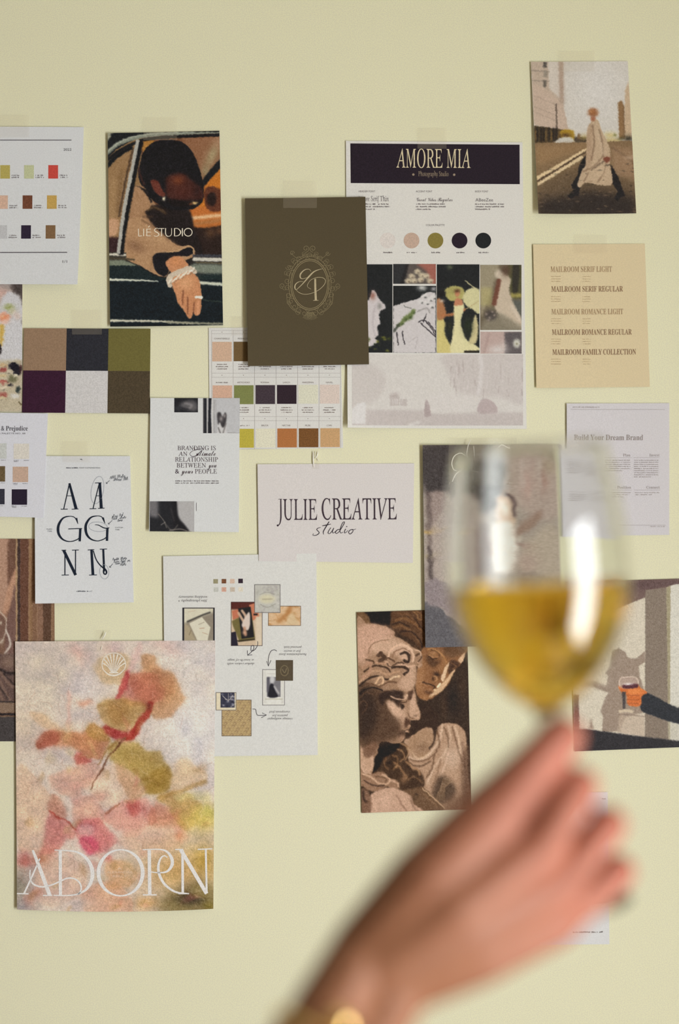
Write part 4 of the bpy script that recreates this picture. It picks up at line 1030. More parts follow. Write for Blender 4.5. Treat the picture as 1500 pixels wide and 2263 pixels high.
def b2(c):
    c.rect(415, 585, 690, 845, (190, 188, 186)); c.rect(424, 585, 448, 845, (34, 34, 40), b=2); c.rect(448, 585, 458, 845, (190, 186, 180), b=2); c.poly([(460, 585), (482, 585), (476, 700), (484, 845), (455, 845)], (30, 30, 36), b=2, sm=0); c.rect(418, 585, 426, 845, (96, 92, 92), b=3)
    c.rect(484, 585, 492, 845, (206, 202, 194), b=2); c.line([(500, 600), (500, 840)], 4, (120, 114, 110), .8, 2); c.line([(512, 600), (514, 840)], 3, (140, 134, 130), .7, 1)
    c.poly([(525, 845), (530, 780), (555, 750), (580, 770), (588, 845)], (204, 200, 196), b=4); c.poly([(522, 700), (545, 690), (560, 720), (580, 690), (590, 720), (580, 780), (560, 800), (540, 760), (528, 780)], (58, 54, 56), b=4)
    c.blob(550, 735, 14, 20, (150, 142, 138), .9); c.blob(575, 715, 10, 14, (150, 142, 138), .9); c.line([(530, 800), (545, 840)], 8, (90, 86, 84), .8, 3); c.line([(585, 770), (565, 838)], 8, (100, 94, 92), .8, 3); c.line([(600, 838), (690, 842)], 4, (110, 104, 100), .8, 2)
def b3(c):
    c.rect(230, 1325, 365, 1560, (176, 172, 168)); c.poly([(230, 1325), (245, 1440), (290, 1500), (320, 1555), (220, 1560), (200, 1325)], (24, 22, 26), b=6); c.poly([(30, 1325), (100, 1325), (100, 1450), (40, 1440)], (110, 106, 106), b=10, sm=0)
    c.line([(100, 1420), (140, 1470), (160, 1520)], 6, (120, 112, 104), .8, 2); c.line([(150, 1490), (200, 1540), (240, 1500)], 8, (90, 84, 78), .8, 3); c.line([(180, 1540), (260, 1530), (320, 1552)], 8, (140, 130, 120), .8, 3); c.line([(120, 1500), (150, 1480)], 5, (150, 142, 132), .8, 2); c.line([(190, 1380), (215, 1470)], 10, (60, 54, 54), .7, 4)
pick(214, 587, 384, 690, 'dark close-up of an arm', b1)
pick(420, 588, 686, 840, 'figure by a curtain', b2)
pick(40, 1330, 358, 1552, 'dark hair against a pale wall', b3)

# -- studio name sheet
sh = Sheet('name_sheet', 'pale landscape sheet with one line of tall condensed capitals and a handwritten word below', 'name sheet',
           [(569, 1026), (915, 1024), (912, 1244), (572, 1240)], 1.0, (212, 204, 197), {'l': 1.4})
k = XInk(550, 980, 3.6585)
k.R([(258, 452), (259, 560), (258, 610), (250, 648), (236, 664)], [10, 11, 11, 8, 5]).D(233, 663, 8).R([(238, 451), (268, 450)], 4)
k.Tx('ULIE', 275, 618, 168, 276, 'roman').Tx('CREATIVE', 588, 616, 171, 606, 'roman', rot=-.2)
sh.ink('printed_title', k, (62, 48, 56))
k = XInk(550, 980, 3.6585)
k.R([(580, 678), (560, 684), (548, 695), (558, 708), (568, 722), (552, 738), (530, 744), (516, 740), (524, 728)], [3, 5, 6, 6, 6, 6, 5, 4, 3])
k.R([(648, 632), (625, 670), (602, 712), (604, 736)], [7, 8, 7, 4]); k.R([(592, 666), (625, 660), (662, 652)], [5, 8, 4])
k.R([(662, 680), (645, 706), (640, 724), (654, 728), (672, 708), (686, 684), (676, 708), (678, 724), (692, 718), (706, 704)], [5, 6, 6, 5, 5, 6, 6, 5, 4, 3])
k.R([(738, 694), (716, 698), (700, 716), (706, 728), (726, 716), (748, 684), (768, 650), (772, 634), (758, 640), (744, 672), (736, 704), (742, 724), (760, 716)], [5, 6, 6, 5, 5, 6, 6, 5, 5, 6, 6, 5, 3])
k.R([(782, 690), (772, 712), (774, 724), (788, 716), (800, 702)], [6, 6, 5, 4, 3]); k.D(790, 672, 4.5)
k.R([(836, 694), (816, 702), (806, 718), (816, 732), (834, 720), (842, 704), (834, 694), (848, 698), (864, 690)], [5, 6, 6, 6, 6, 5, 5, 4, 3])
sh.ink('handwritten_word', k, (56, 46, 54))

# -- mood board sheet hung upside down
sh = Sheet('mood_sheet', 'white mood sheet hung upside down with small pictures, arrows and inverted pen notes', 'mood sheet',
           [(361, 1229), (699, 1223), (702, 1668), (366, 1672)], 1.6, (215, 212, 203), {'l': 1.0})
T = xf(340, 1200, 3.9474)
for x, y, c, l in ((520, 314, (150, 142, 110), 'khaki'), (592, 313, (118, 76, 50), 'brown'), (665, 313, (206, 178, 156), 'pale peach'), (737, 311, (50, 36, 46), 'near-black'), (523, 386, (192, 190, 178), 'grey'), (592, 385, (206, 160, 138), 'pink'), (667, 385, (196, 180, 160), 'beige'), (738, 384, (222, 212, 190), 'cream')):
    sh.swatch(xr(T, x, y, x + 40, y + 39), c, label=l + ' swatch', n=2)
def mp(x0_, y0_, x1_, y1_, label, bg, draw, off, frame=None):
    a_, b_ = T([(x0_, y0_), (x1_, y1_)])
    c = Cv(a_[0] - 1, a_[1] - 1, b_[0] + 1, b_[1] + 1, bg).X(340, 1200, 3.9474)
    draw(c)
    if frame: c.line([(x0_ + 2, y0_ + 2), (x1_ - 2, y0_ + 2), (x1_ - 2, y1_ - 2), (x0_ + 2, y1_ - 2), (x0_ + 2, y0_ + 2)], frame, (52, 44, 46), 1, 0, 0)
    c.mottle(12, 1.0, int(x0_ + 9)).mottle(6, 3, int(y0_ + 7))
    o = sh.picture(c, 'printed_picture', [a_, (b_[0], a_[1]), b_, (a_[0], b_[1])], 1.0, off); o['label'] = label
def m1(c):
    c.poly([(290, 690), (440, 630), (530, 600), (530, 850), (260, 850), (265, 700)], (142, 130, 112), b=10, sm=0); c.poly([(265, 570), (480, 570), (490, 610), (300, 680), (265, 690)], (212, 204, 178), b=4, sm=0); c.line([(295, 685), (420, 630), (490, 605)], 14, (56, 52, 48), .95, 4)
    c.poly([(310, 700), (420, 645), (495, 735), (480, 800), (470, 850), (380, 850)], (216, 208, 184), b=3, sm=0); c.poly([(265, 700), (310, 720), (370, 850), (265, 850)], (170, 154, 124), b=8, sm=0)
    c.line([(390, 710), (440, 690)], 5, (150, 134, 110), .8, 2); c.line([(400, 745), (440, 740)], 5, (170, 120, 90), .8, 2); c.line([(425, 780), (470, 795)], 5, (176, 140, 110), .8, 2); c.line([(310, 800), (325, 760)], 6, (120, 104, 80), .8, 2); c.line([(300, 600), (360, 590)], 4, (190, 160, 130), .8, 2)
    c.rect(250, 562, 266, 852, (30, 28, 36)); c.rect(518, 562, 532, 852, (30, 28, 36)); c.rect(250, 562, 532, 570, (36, 32, 38))
mp(250, 562, 532, 850, 'envelopes in a black film border', (204, 196, 170), m1, .13)
def m2(c):
    c.rect(670, 510, 950, 900, (204, 180, 150)); c.rect(670, 510, 890, 580, (84, 36, 30), b=6); c.poly([(680, 590), (740, 575), (745, 650), (690, 670)], (190, 112, 82), b=3, sm=0); c.poly([(830, 540), (890, 520), (920, 640), (860, 680)], (196, 120, 88), b=3, sm=0); c.rect(870, 615, 905, 630, (40, 30, 30), b=2)
    c.poly([(680, 680), (740, 650), (850, 600), (885, 830), (745, 855), (690, 720)], (112, 100, 56), b=4, sm=0); c.poly([(735, 570), (845, 555), (875, 820), (765, 835)], (30, 28, 30), b=3, sm=0); c.poly([(715, 850), (880, 830), (885, 845), (740, 862)], (52, 44, 26), b=3, sm=0)
    c.poly([(675, 780), (715, 770), (735, 895), (675, 895)], (36, 30, 44), b=3, sm=0); c.line([(770, 590), (800, 640), (790, 690), (740, 610)], 22, (206, 170, 140), .95, 4); c.poly([(770, 700), (830, 600), (840, 700), (820, 760), (780, 740)], (214, 196, 180), b=4); c.line([(790, 740), (800, 800)], 24, (190, 140, 110), .9, 5); c.blob(790, 780, 18, 18, (206, 160, 130), .9)
    c.poly([(890, 640), (945, 640), (945, 890), (890, 890)], (216, 198, 170), b=6, sm=0)
mp(672, 512, 948, 897, 'pile of books and photographs', (200, 170, 140), m2, .13, 5)
def m3(c):
    for i in range(60): c.blob(RNG.uniform(995, 1285), RNG.uniform(545, 722), RNG.uniform(10, 40), RNG.uniform(4, 12), [(196, 140, 84), (222, 196, 160), (176, 120, 66)][i % 3], .5, RNG.uniform(-70, 70))
    c.line([(1090, 680), (1160, 620), (1190, 560)], 40, (176, 118, 64), .8, 10); c.poly([(1170, 640), (1210, 600), (1270, 715), (1150, 718)], (214, 190, 150), .8, b=8, sm=0)
mp(996, 547, 1283, 722, 'peach floral pattern', (214, 178, 136), m3, .13, 4)
def m4(c):
    for i in range(70): c.blob(RNG.uniform(880, 1105), RNG.uniform(362, 608), RNG.uniform(6, 22), RNG.uniform(4, 12), [(170, 166, 150), (206, 200, 186), (160, 150, 148)][i % 3], .5, RNG.uniform(-70, 70))
    c.blob(985, 485, 76, 44, (210, 202, 170), .95, 0, 5); c.line([(930, 535), (990, 560), (1060, 530)], 6, (150, 144, 130), .8, 2); c.line([(950, 490), (1030, 488)], 12, (176, 164, 134), .8, 3); c.line([(925, 450), (985, 430), (1050, 445)], 5, (150, 144, 128), .8, 2)
mp(877, 360, 1104, 609, 'grey card with a cream oval', (190, 186, 174), m4, .26, 4)
def m5(c):
    c.rect(946, 1100, 1142, 1414, (222, 218, 206)); c.rect(985, 1168, 1105, 1340, (120, 116, 118)); c.blob(1030, 1190, 24, 36, (206, 202, 198), .95, 0, 4); c.poly([(1000, 1340), (1010, 1240), (1040, 1230), (1060, 1290), (1080, 1340)], (30, 28, 36), b=4); c.line([(1050, 1250), (1090, 1310)], 14, (190, 184, 180), .9, 5); c.poly([(985, 1170), (1010, 1170), (1000, 1300), (985, 1300)], (90, 86, 92), b=6, sm=0)
    for y in range(1115, 1400, 12): c.line([(960, y), (980, y)], 2, (170, 160, 150), .8, 1); c.line([(1112, y), (1132, y)], 2, (170, 160, 150), .8, 1)
    c.line([(972, 1360), (1120, 1360)], 5, (160, 150, 120), .8, 1); c.line([(990, 1140), (1060, 1140)], 3, (170, 160, 150), .8, 1)
mp(946, 1100, 1142, 1415, 'page with a black and white figure', (222, 218, 206), m5, .13, 4)
mp(1064, 1020, 1214, 1200, 'small olive monogram card', (84, 72, 54), lambda c: [c.line([(1139 + 34 * math.cos(a / 3), 1112 + 44 * math.sin(a / 3)) for a in range(20)], 5, (140, 124, 90), .9, 1), c.line([(1120, 1100), (1140, 1130), (1158, 1092)], 5, (150, 134, 100), .9, 1)], .26)
def m6(c):
    for i in range(13):
        for j in range(10):
            x, y = 600 + j * 27 + (i % 2) * 13, 1370 + i * 25
            c.line([(x - 10, y), (x, y - 10), (x + 10, y), (x, y + 10)], 7, (158, 128, 86) if (i + j) % 3 else (120, 90, 64), .7, 2); c.blob(x, y, 4, 4, (206, 186, 140), .8)
mp(592, 1365, 852, 1683, 'tan damask wallpaper', (190, 164, 116), m6, .13, 4)
def m7(c):
    c.rect(541, 1300, 720, 1458, (224, 210, 178)); c.rect(583, 1304, 704, 1434, (56, 56, 72))
    for i in range(26): c.blob(RNG.uniform(585, 702), RNG.uniform(1310, 1430), RNG.uniform(4, 14), RNG.uniform(4, 10), [(150, 150, 160), (30, 30, 44), (196, 190, 188)][i % 3], .7)
    c.line([(600, 1330), (650, 1370), (690, 1325)], 5, (216, 206, 190), .8, 1); c.line([(650, 1310), (650, 1380)], 4, (206, 196, 180), .8, 1)
mp(541, 1300, 720, 1458, 'black and white flowers on a cream card', (224, 210, 178), m7, .26, 4)
def note(xr_, lines, h=18):
    k = XInk(340, 1200, 3.9474)
    for x, (s_, y, ww) in zip(xr_, lines): k.Tx(s_, x, y, h, ww, 'ital', rot=180)
    sh.ink('handwritten_note', k, (78, 70, 72))
note((468, 468), (('film photography +', 494, 254), ('wedding stationery', 462, 250)), 20)
note((876, 870), (('darker colors with', 1044, 236), ('a touch of sage', 1012, 226)))
note((1330, 1284, 1292), (('handwritten font', 962, 240), ('for a more', 934, 150), ('personal look.', 900, 160)))
note((1210, 1170, 1186), (('vintage wallpaper', 1524, 222), ('pattern for', 1496, 140), ('european feel', 1464, 180)))
for nm, seg in (('drawn_arrow', ([(905, 856), (905, 890), (880, 930), (850, 940), (850, 900), (868, 892), (872, 920), (850, 950), (820, 976)], [(816, 936), (818, 978), (858, 974)])),
                ('drawn_arrow', ([(1072, 942), (1050, 930), (1020, 945), (1000, 1000), (998, 1070)], [(984, 1030), (998, 1074), (1022, 1022)])),
                ('drawn_arrow', ([(862, 1446), (888, 1450), (894, 1480), (905, 1500), (940, 1502), (980, 1498)], [(945, 1480), (984, 1498), (938, 1522)]))):
    k = XInk(340, 1200, 3.9474).R(seg[0], 5).R(seg[1], 5, 0)
    sh.ink(nm, k, (64, 56, 62))

# -- relief statues
cv = Cv(780, 1338, 1050, 1805, (62, 46, 34)).X(760, 1320, 4.525)
lt, md, dk2, bl = (196, 164, 138), (150, 118, 92), (92, 68, 50), (34, 26, 22)
cv.poly([(130, 140), (230, 150), (262, 235), (250, 290), (140, 280)], (116, 88, 62), b=8); cv.poly([(190, 120), (480, 130), (470, 260), (380, 285), (280, 270), (240, 190)], (32, 26, 24), b=8, sm=0)
cv.poly([(470, 130), (830, 120), (830, 520), (720, 520), (600, 430), (500, 370), (460, 280)], (98, 70, 48), b=8, sm=0)
for q_, w, c in (([(520, 230), (600, 210), (700, 260), (780, 330)], 26, (128, 92, 60)), ([(500, 300), (590, 290), (680, 350), (760, 450)], 22, (126, 92, 62)), ([(480, 270), (560, 250), (650, 290)], 14, (54, 38, 28)), ([(560, 340), (660, 340), (750, 420), (780, 500)], 16, (52, 36, 28)),
                 ([(640, 190), (700, 210), (760, 290), (800, 340)], 14, (60, 42, 30)), ([(690, 140), (730, 170), (740, 210), (780, 220)], 14, (150, 112, 74)), ([(720, 135), (760, 160), (775, 200)], 10, (150, 112, 74)), ([(560, 160), (640, 170), (690, 220)], 20, (120, 86, 58)), ([(600, 400), (680, 440), (740, 500)], 26, (76, 54, 38))):
    cv.line(q_, w, c, .85, 5)
cv.poly([(500, 300), (560, 360), (700, 470), (680, 500), (520, 400)], (52, 38, 28), .7, b=16)
# right-hand dark ground
cv.poly([(1000, 900), (1120, 760), (1230, 500), (1300, 480), (1300, 1300), (940, 1290), (820, 1080)], (64, 48, 36), b=12); cv.blob(1080, 1020, 80, 140, (40, 32, 28), .8); cv.blob(1000, 1080, 40, 160, (84, 62, 46), .6); cv.blob(1180, 900, 40, 130, (78, 58, 42), .7)
# back face
cv.poly([(820, 490), (1215, 490), (1212, 560), (1170, 660), (1100, 740), (1050, 860), (960, 950), (890, 1000), (820, 1030), (760, 1010), (720, 960), (712, 880), (730, 720), (760, 600)], (142, 102, 70), b=5)
cv.poly([(1020, 480), (1220, 480), (1190, 560), (1080, 600), (990, 560)], (100, 74, 52), .8, b=16); cv.poly([(840, 560), (900, 620), (960, 620), (1000, 560), (960, 640), (900, 700), (820, 640)], (80, 56, 38), .8, b=14)
cv.poly([(715, 880), (735, 720), (780, 600), (800, 760), (760, 960)], (164, 122, 86), .7, b=16)
cv.line([(835, 520), (880, 510), (940, 540), (1000, 600), (1020, 650)], 18, (186, 140, 94), .9, 6); cv.line([(850, 570), (890, 600), (930, 590)], 12, (176, 132, 92), .9, 4); cv.line([(845, 590), (885, 615), (935, 605)], 7, (52, 36, 26), .9, 3); cv.blob(890, 560, 36, 20, (168, 126, 88), .8); cv.line([(870, 520), (940, 550), (950, 600)], 9, (96, 68, 46), .8, 4)
cv.line([(1000, 620), (980, 700), (950, 780)], 36, (150, 108, 72), .8, 12); cv.blob(925, 770, 40, 26, (58, 40, 30), .95, 20); cv.line([(890, 790), (915, 790), (935, 815), (915, 830)], 12, (186, 142, 102), .95, 4); cv.blob(885, 810, 14, 20, (64, 44, 32), .8)
cv.poly([(1048, 640), (1030, 720), (1000, 830), (972, 832), (985, 740)], (214, 182, 148), b=3); cv.poly([(1210, 550), (1190, 630), (1170, 660), (1140, 620)], (206, 172, 138), b=4); cv.poly([(1060, 630), (1140, 640), (1150, 680), (1060, 770), (1040, 720)], (84, 60, 44), b=8); cv.line([(1070, 650), (1120, 690), (1080, 720)], 8, (140, 102, 72), .8, 3)
cv.poly([(1110, 720), (1080, 790), (1040, 850), (970, 940), (890, 985), (850, 1000), (880, 950), (960, 880), (1030, 800), (1080, 740)], (204, 170, 134), b=4)
cv.line([(780, 850), (840, 860), (900, 890), (890, 915)], 12, (62, 42, 30), .95, 4); cv.line([(800, 870), (860, 910), (890, 925)], 16, (150, 106, 74), .9, 5); cv.poly([(920, 890), (950, 855), (970, 860), (960, 885), (925, 905)], (232, 206, 172), b=2); cv.blob(905, 925, 14, 10, (216, 186, 148), .95); cv.blob(890, 960, 16, 10, (206, 172, 136), .8); cv.line([(810, 940), (850, 960), (870, 945)], 20, (84, 58, 42), .8, 9); cv.blob(800, 1000, 50, 20, (164, 120, 82), .8)
# back figure drapery
cv.poly([(600, 1440), (700, 1370), (800, 1300), (870, 1295), (900, 1340), (960, 1270), (1090, 1255), (1200, 1330), (1225, 1480), (1240, 1780), (1250, 2140), (1000, 2140), (780, 1900), (640, 1640)], (176, 144, 118), b=5)
cv.poly([(820, 1060), (930, 1160), (940, 1280), (900, 1400), (880, 1300), (700, 1330), (650, 1400), (620, 1390), (680, 1240), (780, 1100)], (64, 46, 34), b=8)
cv.poly([(640, 1430), (760, 1330), (860, 1310), (895, 1370), (880, 1470), (800, 1600), (740, 1590), (660, 1510)], (168, 136, 108), b=8); cv.blob(780, 1500, 70, 60, (132, 104, 82), .6); cv.line([(900, 1340), (900, 1440), (850, 1510)], 16, (60, 44, 34), .9, 6)
for q_, w, c in (([(980, 1270), (960, 1400), (900, 1500), (780, 1620), (640, 1600)], 22, (206, 178, 152)), ([(1040, 1280), (1060, 1420), (1000, 1560), (900, 1700), (830, 1860)], 20, (204, 176, 150)), ([(1110, 1290), (1150, 1450), (1160, 1600)], 20, (206, 178, 150)),
                 ([(930, 1340), (950, 1480), (860, 1600), (760, 1640), (660, 1620)], 16, (112, 84, 64)), ([(1000, 1300), (1040, 1420), (1040, 1500)], 14, (104, 78, 58)), ([(1080, 1290), (1120, 1440), (1150, 1560), (1190, 1640)], 14, (110, 82, 62)), ([(900, 1580), (880, 1700), (820, 1800)], 16, (108, 82, 62)), ([(960, 1620), (930, 1760), (880, 1900)], 14, (140, 110, 86)), ([(1040, 1560), (1000, 1700), (960, 1760)], 14, (206, 178, 154)),
                 ([(640, 1500), (700, 1580), (760, 1610), (850, 1560)], 14, (206, 178, 148)), ([(620, 1640), (740, 1690), (860, 1640)], 14, (84, 62, 46)), ([(1180, 1450), (1210, 1700), (1220, 1960)], 20, (140, 110, 90))):
    cv.line(q_, w, c, .8, 6)
cv.blob(1080, 1600, 80, 110, (204, 178, 156), .6); cv.poly([(960, 1780), (1060, 1830), (1110, 1900), (1090, 2000), (960, 2060), (880, 1960)], (84, 66, 52), .9, b=18); cv.poly([(1180, 1600), (1290, 1500), (1290, 2140), (1190, 2130)], (96, 72, 56), .7, b=20)
for i in range(7): cv.line([(1000 + i * 14, 1800 + i * 6), (960 + i * 8, 1900), (910 + i * 16, 2030)], 6, (164, 134, 104), .7, 3)
cv.poly([(1060, 2000), (1290, 1980), (1290, 2150), (1000, 2150)], (120, 94, 74), .6, b=20)
# middle small figure and dark gap
cv.poly([(340, 1440), (580, 1440), (640, 1560), (640, 1700), (760, 1740), (800, 1880), (700, 1960), (520, 1940), (420, 1760), (260, 1750)], (76, 56, 40), b=8); cv.poly([(350, 1450), (560, 1470), (480, 1560), (400, 1600), (330, 1720), (270, 1740)], (34, 26, 22), b=10)
for q_, w, c in (([(560, 1460), (620, 1490), (640, 1560), (610, 1620)], 12, (176, 140, 106)), ([(530, 1520), (580, 1540), (600, 1600), (560, 1640)], 12, (164, 128, 94)), ([(590, 1460), (650, 1500), (680, 1570)], 10, (150, 116, 86)), ([(480, 1580), (530, 1600), (530, 1680), (490, 1720)], 16, (128, 96, 68)), ([(420, 1600), (400, 1660), (440, 1720)], 18, (120, 90, 64)), ([(500, 1650), (560, 1700), (620, 1800)], 24, (146, 112, 82)), ([(620, 1640), (680, 1700), (740, 1730), (750, 1770)], 22, (158, 122, 90)), ([(640, 1820), (700, 1790), (780, 1850)], 18, (120, 92, 68))):
    cv.line(q_, w, c, .85, 5)
cv.blob(450, 1650, 24, 22, (46, 34, 26), .8); cv.blob(600, 1810, 36, 50, (140, 106, 78), .8, 20); cv.blob(520, 1690, 14, 12, (176, 138, 100), .8)
cv.poly([(560, 1930), (780, 1890), (900, 2000), (1010, 2120), (740, 2150), (640, 1980)], (112, 86, 64), b=8, sm=0); cv.line([(780, 1910), (900, 2010), (1000, 2110)], 10, (196, 164, 132), .9, 3); cv.line([(790, 1960), (930, 2090)], 16, (140, 110, 84), .8, 6); cv.blob(720, 1970, 18, 14, (66, 50, 38), .8); cv.blob(690, 2010, 30, 20, (84, 64, 48), .7)
# front head
cv.poly([(120, 300), (230, 266), (340, 268), (440, 300), (500, 345), (510, 385), (600, 430), (680, 490), (750, 530), (782, 590), (775, 680), (745, 710), (718, 690), (718, 790), (700, 900), (712, 980), (735, 1090), (764, 1190), (745, 1218), (700, 1224), (662, 1232), (650, 1262), (666, 1290), (640, 1330), (645, 1352), (606, 1350), (604, 1400), (580, 1440), (500, 1460), (370, 1440), (330, 1560), (290, 1640), (270, 1760), (120, 1780)], (160, 128, 102), b=4)
cv.poly([(130, 310), (250, 272), (360, 278), (450, 310), (500, 380), (420, 420), (300, 500), (220, 620), (130, 640)], (198, 160, 136), .9, b=22); cv.poly([(260, 480), (420, 400), (560, 430), (660, 490), (700, 560), (640, 660), (480, 560), (320, 560)], (202, 168, 142), .8, b=14)
cv.poly([(590, 780), (700, 680), (716, 760), (700, 890), (620, 930), (540, 880)], (194, 160, 134), .9, b=16); cv.poly([(700, 950), (735, 1090), (760, 1190), (720, 1215), (660, 1180), (660, 1000)], (198, 164, 138), .85, b=10)
cv.poly([(430, 1040), (540, 1080), (620, 1120), (620, 1260), (560, 1310), (480, 1180)], (192, 158, 132), .85, b=18)
cv.poly([(140, 880), (330, 900), (440, 990), (470, 1120), (570, 1270), (540, 1400), (400, 1450), (150, 1500)], (88, 66, 50), .92, b=28); cv.poly([(140, 900), (260, 940), (330, 1100), (300, 1300), (150, 1400)], (56, 42, 34), .8, b=34)
cv.poly([(430, 930), (560, 930), (600, 960), (590, 1010), (560, 1060), (545, 1110), (500, 1060), (430, 1010), (380, 1080), (340, 980)], (56, 40, 32), .9, b=10); cv.poly([(640, 950), (690, 930), (680, 1000), (650, 1030), (630, 1000)], (84, 60, 46), .9, b=7)
cv.line([(470, 990), (560, 1020), (620, 1000), (628, 970)], 12, (204, 170, 142), .95, 4); cv.blob(610, 990, 20, 18, (206, 172, 144), .9); cv.line([(550, 1050), (610, 1050), (630, 1030)], 8, (70, 50, 38), .9, 3); cv.poly([(425, 1060), (480, 1040), (560, 1120), (570, 1180), (500, 1180)], (206, 172, 146), .9, b=12); cv.poly([(560, 1060), (600, 1080), (575, 1125)], (52, 38, 30), .9, b=5)
cv.line([(640, 1160), (660, 1200), (700, 1205)], 10, (110, 82, 62), .9, 4); cv.blob(712, 1180, 22, 12, (96, 72, 54), .6); cv.poly([(615, 1200), (660, 1232), (655, 1270), (610, 1300), (600, 1250)], (84, 60, 46), .9, b=8); cv.line([(600, 1330), (640, 1320)], 9, (60, 42, 32), .95, 3); cv.blob(625, 1335, 20, 12, (196, 160, 132), .9); cv.blob(645, 1285, 16, 16, (186, 150, 122), .8); cv.poly([(540, 1360), (600, 1330), (600, 1400), (560, 1410)], (72, 52, 40), .8, b=8); cv.blob(575, 1400, 30, 34, (182, 146, 118), .8)
# hair
for q_, w, c in (([(240, 560), (270, 480), (360, 430), (450, 420)], 10, (140, 108, 84)), ([(440, 590), (470, 520), (560, 470), (650, 500), (690, 570), (690, 640)], 20, (216, 182, 154)), ([(480, 600), (500, 550), (580, 510), (650, 540), (670, 620)], 12, (140, 106, 82)), ([(500, 640), (440, 600), (420, 620)], 16, (96, 70, 54)),
                 ([(570, 560), (610, 550), (650, 590), (640, 640), (600, 630)], 26, (52, 38, 30)), ([(340, 580), (370, 560), (400, 600), (360, 630)], 40, (82, 60, 46)), ([(420, 640), (480, 700), (560, 670), (640, 690), (700, 680)], 22, (204, 168, 140)), ([(430, 660), (470, 690), (540, 650), (600, 660)], 12, (72, 52, 40)), ([(480, 700), (560, 690), (640, 720), (600, 770)], 24, (58, 42, 32)),
                 ([(150, 850), (240, 760), (340, 730), (420, 770), (500, 750), (550, 740)], 20, (184, 148, 118)), ([(150, 880), (260, 800), (350, 790), (440, 820), (530, 790)], 16, (52, 38, 30)), ([(200, 740), (300, 680), (420, 700), (460, 740)], 18, (66, 48, 36)), ([(180, 700), (260, 650), (250, 760), (180, 800)], 30, (176, 138, 112)), ([(310, 860), (350, 800), (390, 810), (380, 870), (330, 880)], 20, (214, 178, 142)), ([(460, 820), (500, 800), (550, 790)], 22, (226, 194, 158)),
                 ([(150, 920), (250, 860), (350, 890), (430, 850), (520, 850)], 18, (110, 82, 62)), ([(160, 1000), (220, 950), (300, 970)], 14, (96, 72, 54)), ([(155, 1060), (200, 1030), (230, 1090), (180, 1160)], 14, (92, 68, 52)), ([(160, 960), (260, 900), (380, 930)], 14, (40, 30, 26)), ([(720, 580), (755, 560), (770, 600), (740, 640)], 16, (88, 64, 48)), ([(710, 520), (760, 545), (765, 580)], 14, (214, 180, 150)), ([(730, 650), (760, 660), (740, 700)], 14, (190, 154, 126)), ([(300, 640), (360, 660), (420, 650)], 16, (180, 142, 114)), ([(220, 620), (290, 640), (300, 660)], 14, (84, 62, 46))):
    cv.line(q_, w, c, .9, 4)
# neck, robe
cv.poly([(180, 1500), (330, 1450), (300, 1600), (240, 1600), (200, 1580)], (124, 94, 74), b=12); cv.poly([(155, 1490), (190, 1520), (210, 1610), (300, 1580), (270, 1740), (180, 1780)], (190, 156, 130), b=8)
cv.poly([(165, 1720), (260, 1760), (380, 1740), (450, 1800), (540, 1840), (556, 1900), (480, 1920), (430, 1890), (300, 1940), (180, 1880)], (150, 118, 94), b=6)
for q_, w, c in (([(180, 1760), (280, 1800), (350, 1860), (430, 1860), (450, 1810), (380, 1770)], 20, (198, 164, 136)), ([(200, 1830), (300, 1880), (400, 1880)], 12, (66, 48, 38)), ([(320, 1790), (400, 1800), (420, 1840)], 12, (110, 84, 64)), ([(460, 1830), (530, 1850), (540, 1890)], 18, (190, 156, 130)), ([(170, 1680), (200, 1740), (260, 1760)], 14, (206, 172, 146))):
    cv.line(q_, w, c, .9, 5)
cv.poly([(250, 2000), (330, 1930), (440, 1900), (560, 1920), (660, 1980), (700, 2060), (770, 2150), (240, 2160)], (190, 156, 132), b=6); cv.poly([(165, 1900), (230, 1920), (270, 2000), (270, 2160), (170, 2160)], (128, 98, 78), b=8, sm=0)
cv.line([(520, 1980), (560, 2040), (620, 2130)], 14, (140, 108, 88), .8, 7); cv.line([(660, 2000), (700, 2100), (740, 2140)], 14, (120, 92, 74), .7, 7); cv.line([(190, 1930), (200, 2020), (230, 2040)], 20, (60, 44, 36), .9, 7); cv.line([(280, 1970), (290, 2060), (330, 2140)], 14, (210, 176, 152), .7, 6); cv.blob(420, 2020, 80, 60, (206, 172, 148), .6)
cv.img = 112 + (cv.img - 118) * 1.14
cv.warp(1.3, 6, 43).mottle(14, 1.2, 41).mottle(12, 4.5, 42).grain(7, 44)
sh = Sheet('photo_print', 'tall sepia print of two carved stone heads leaning together', 'photo print',
           [(788, 1353), (1031, 1345), (1041, 1788), (799, 1796)], 1.0, (110, 86, 66), {'l': .6})
sh.picture(cv)

# -- soft painterly print behind the glass
cv = Cv(925, 970, 1262, 1450, (150, 138, 128)).X(920, 960, 4.4118)
cv.rect(60, 90, 1440, 2120, (164, 150, 136)); cv.poly([(60, 100), (760, 100), (720, 480), (480, 640), (300, 560), (180, 600), (60, 560)], (62, 54, 52), b=30); cv.poly([(420, 280), (740, 240), (730, 640), (480, 740)], (70, 62, 62), b=30); cv.blob(560, 160, 90, 60, (98, 92, 78), .8); cv.poly([(100, 520), (170, 600), (260, 540), (200, 460)], (60, 52, 50), b=10)
cv.poly([(740, 110), (1440, 110), (1440, 240), (900, 220)], (136, 126, 100), b=30); cv.poly([(900, 220), (1400, 260), (1400, 800), (960, 700)], (176, 156, 142), b=30); cv.blob(1250, 440, 60, 120, (164, 128, 112), .7); cv.blob(1060, 500, 60, 140, (188, 154, 140), .7); cv.blob(1320, 300, 90, 80, (164, 146, 120), .7)
for x, c in ((1000, (190, 176, 164)), (1120, (178, 150, 136)), (1200, (194, 182, 170))): cv.line([(x, 240), (x + 20, 500)], 30, c, .6, 14)
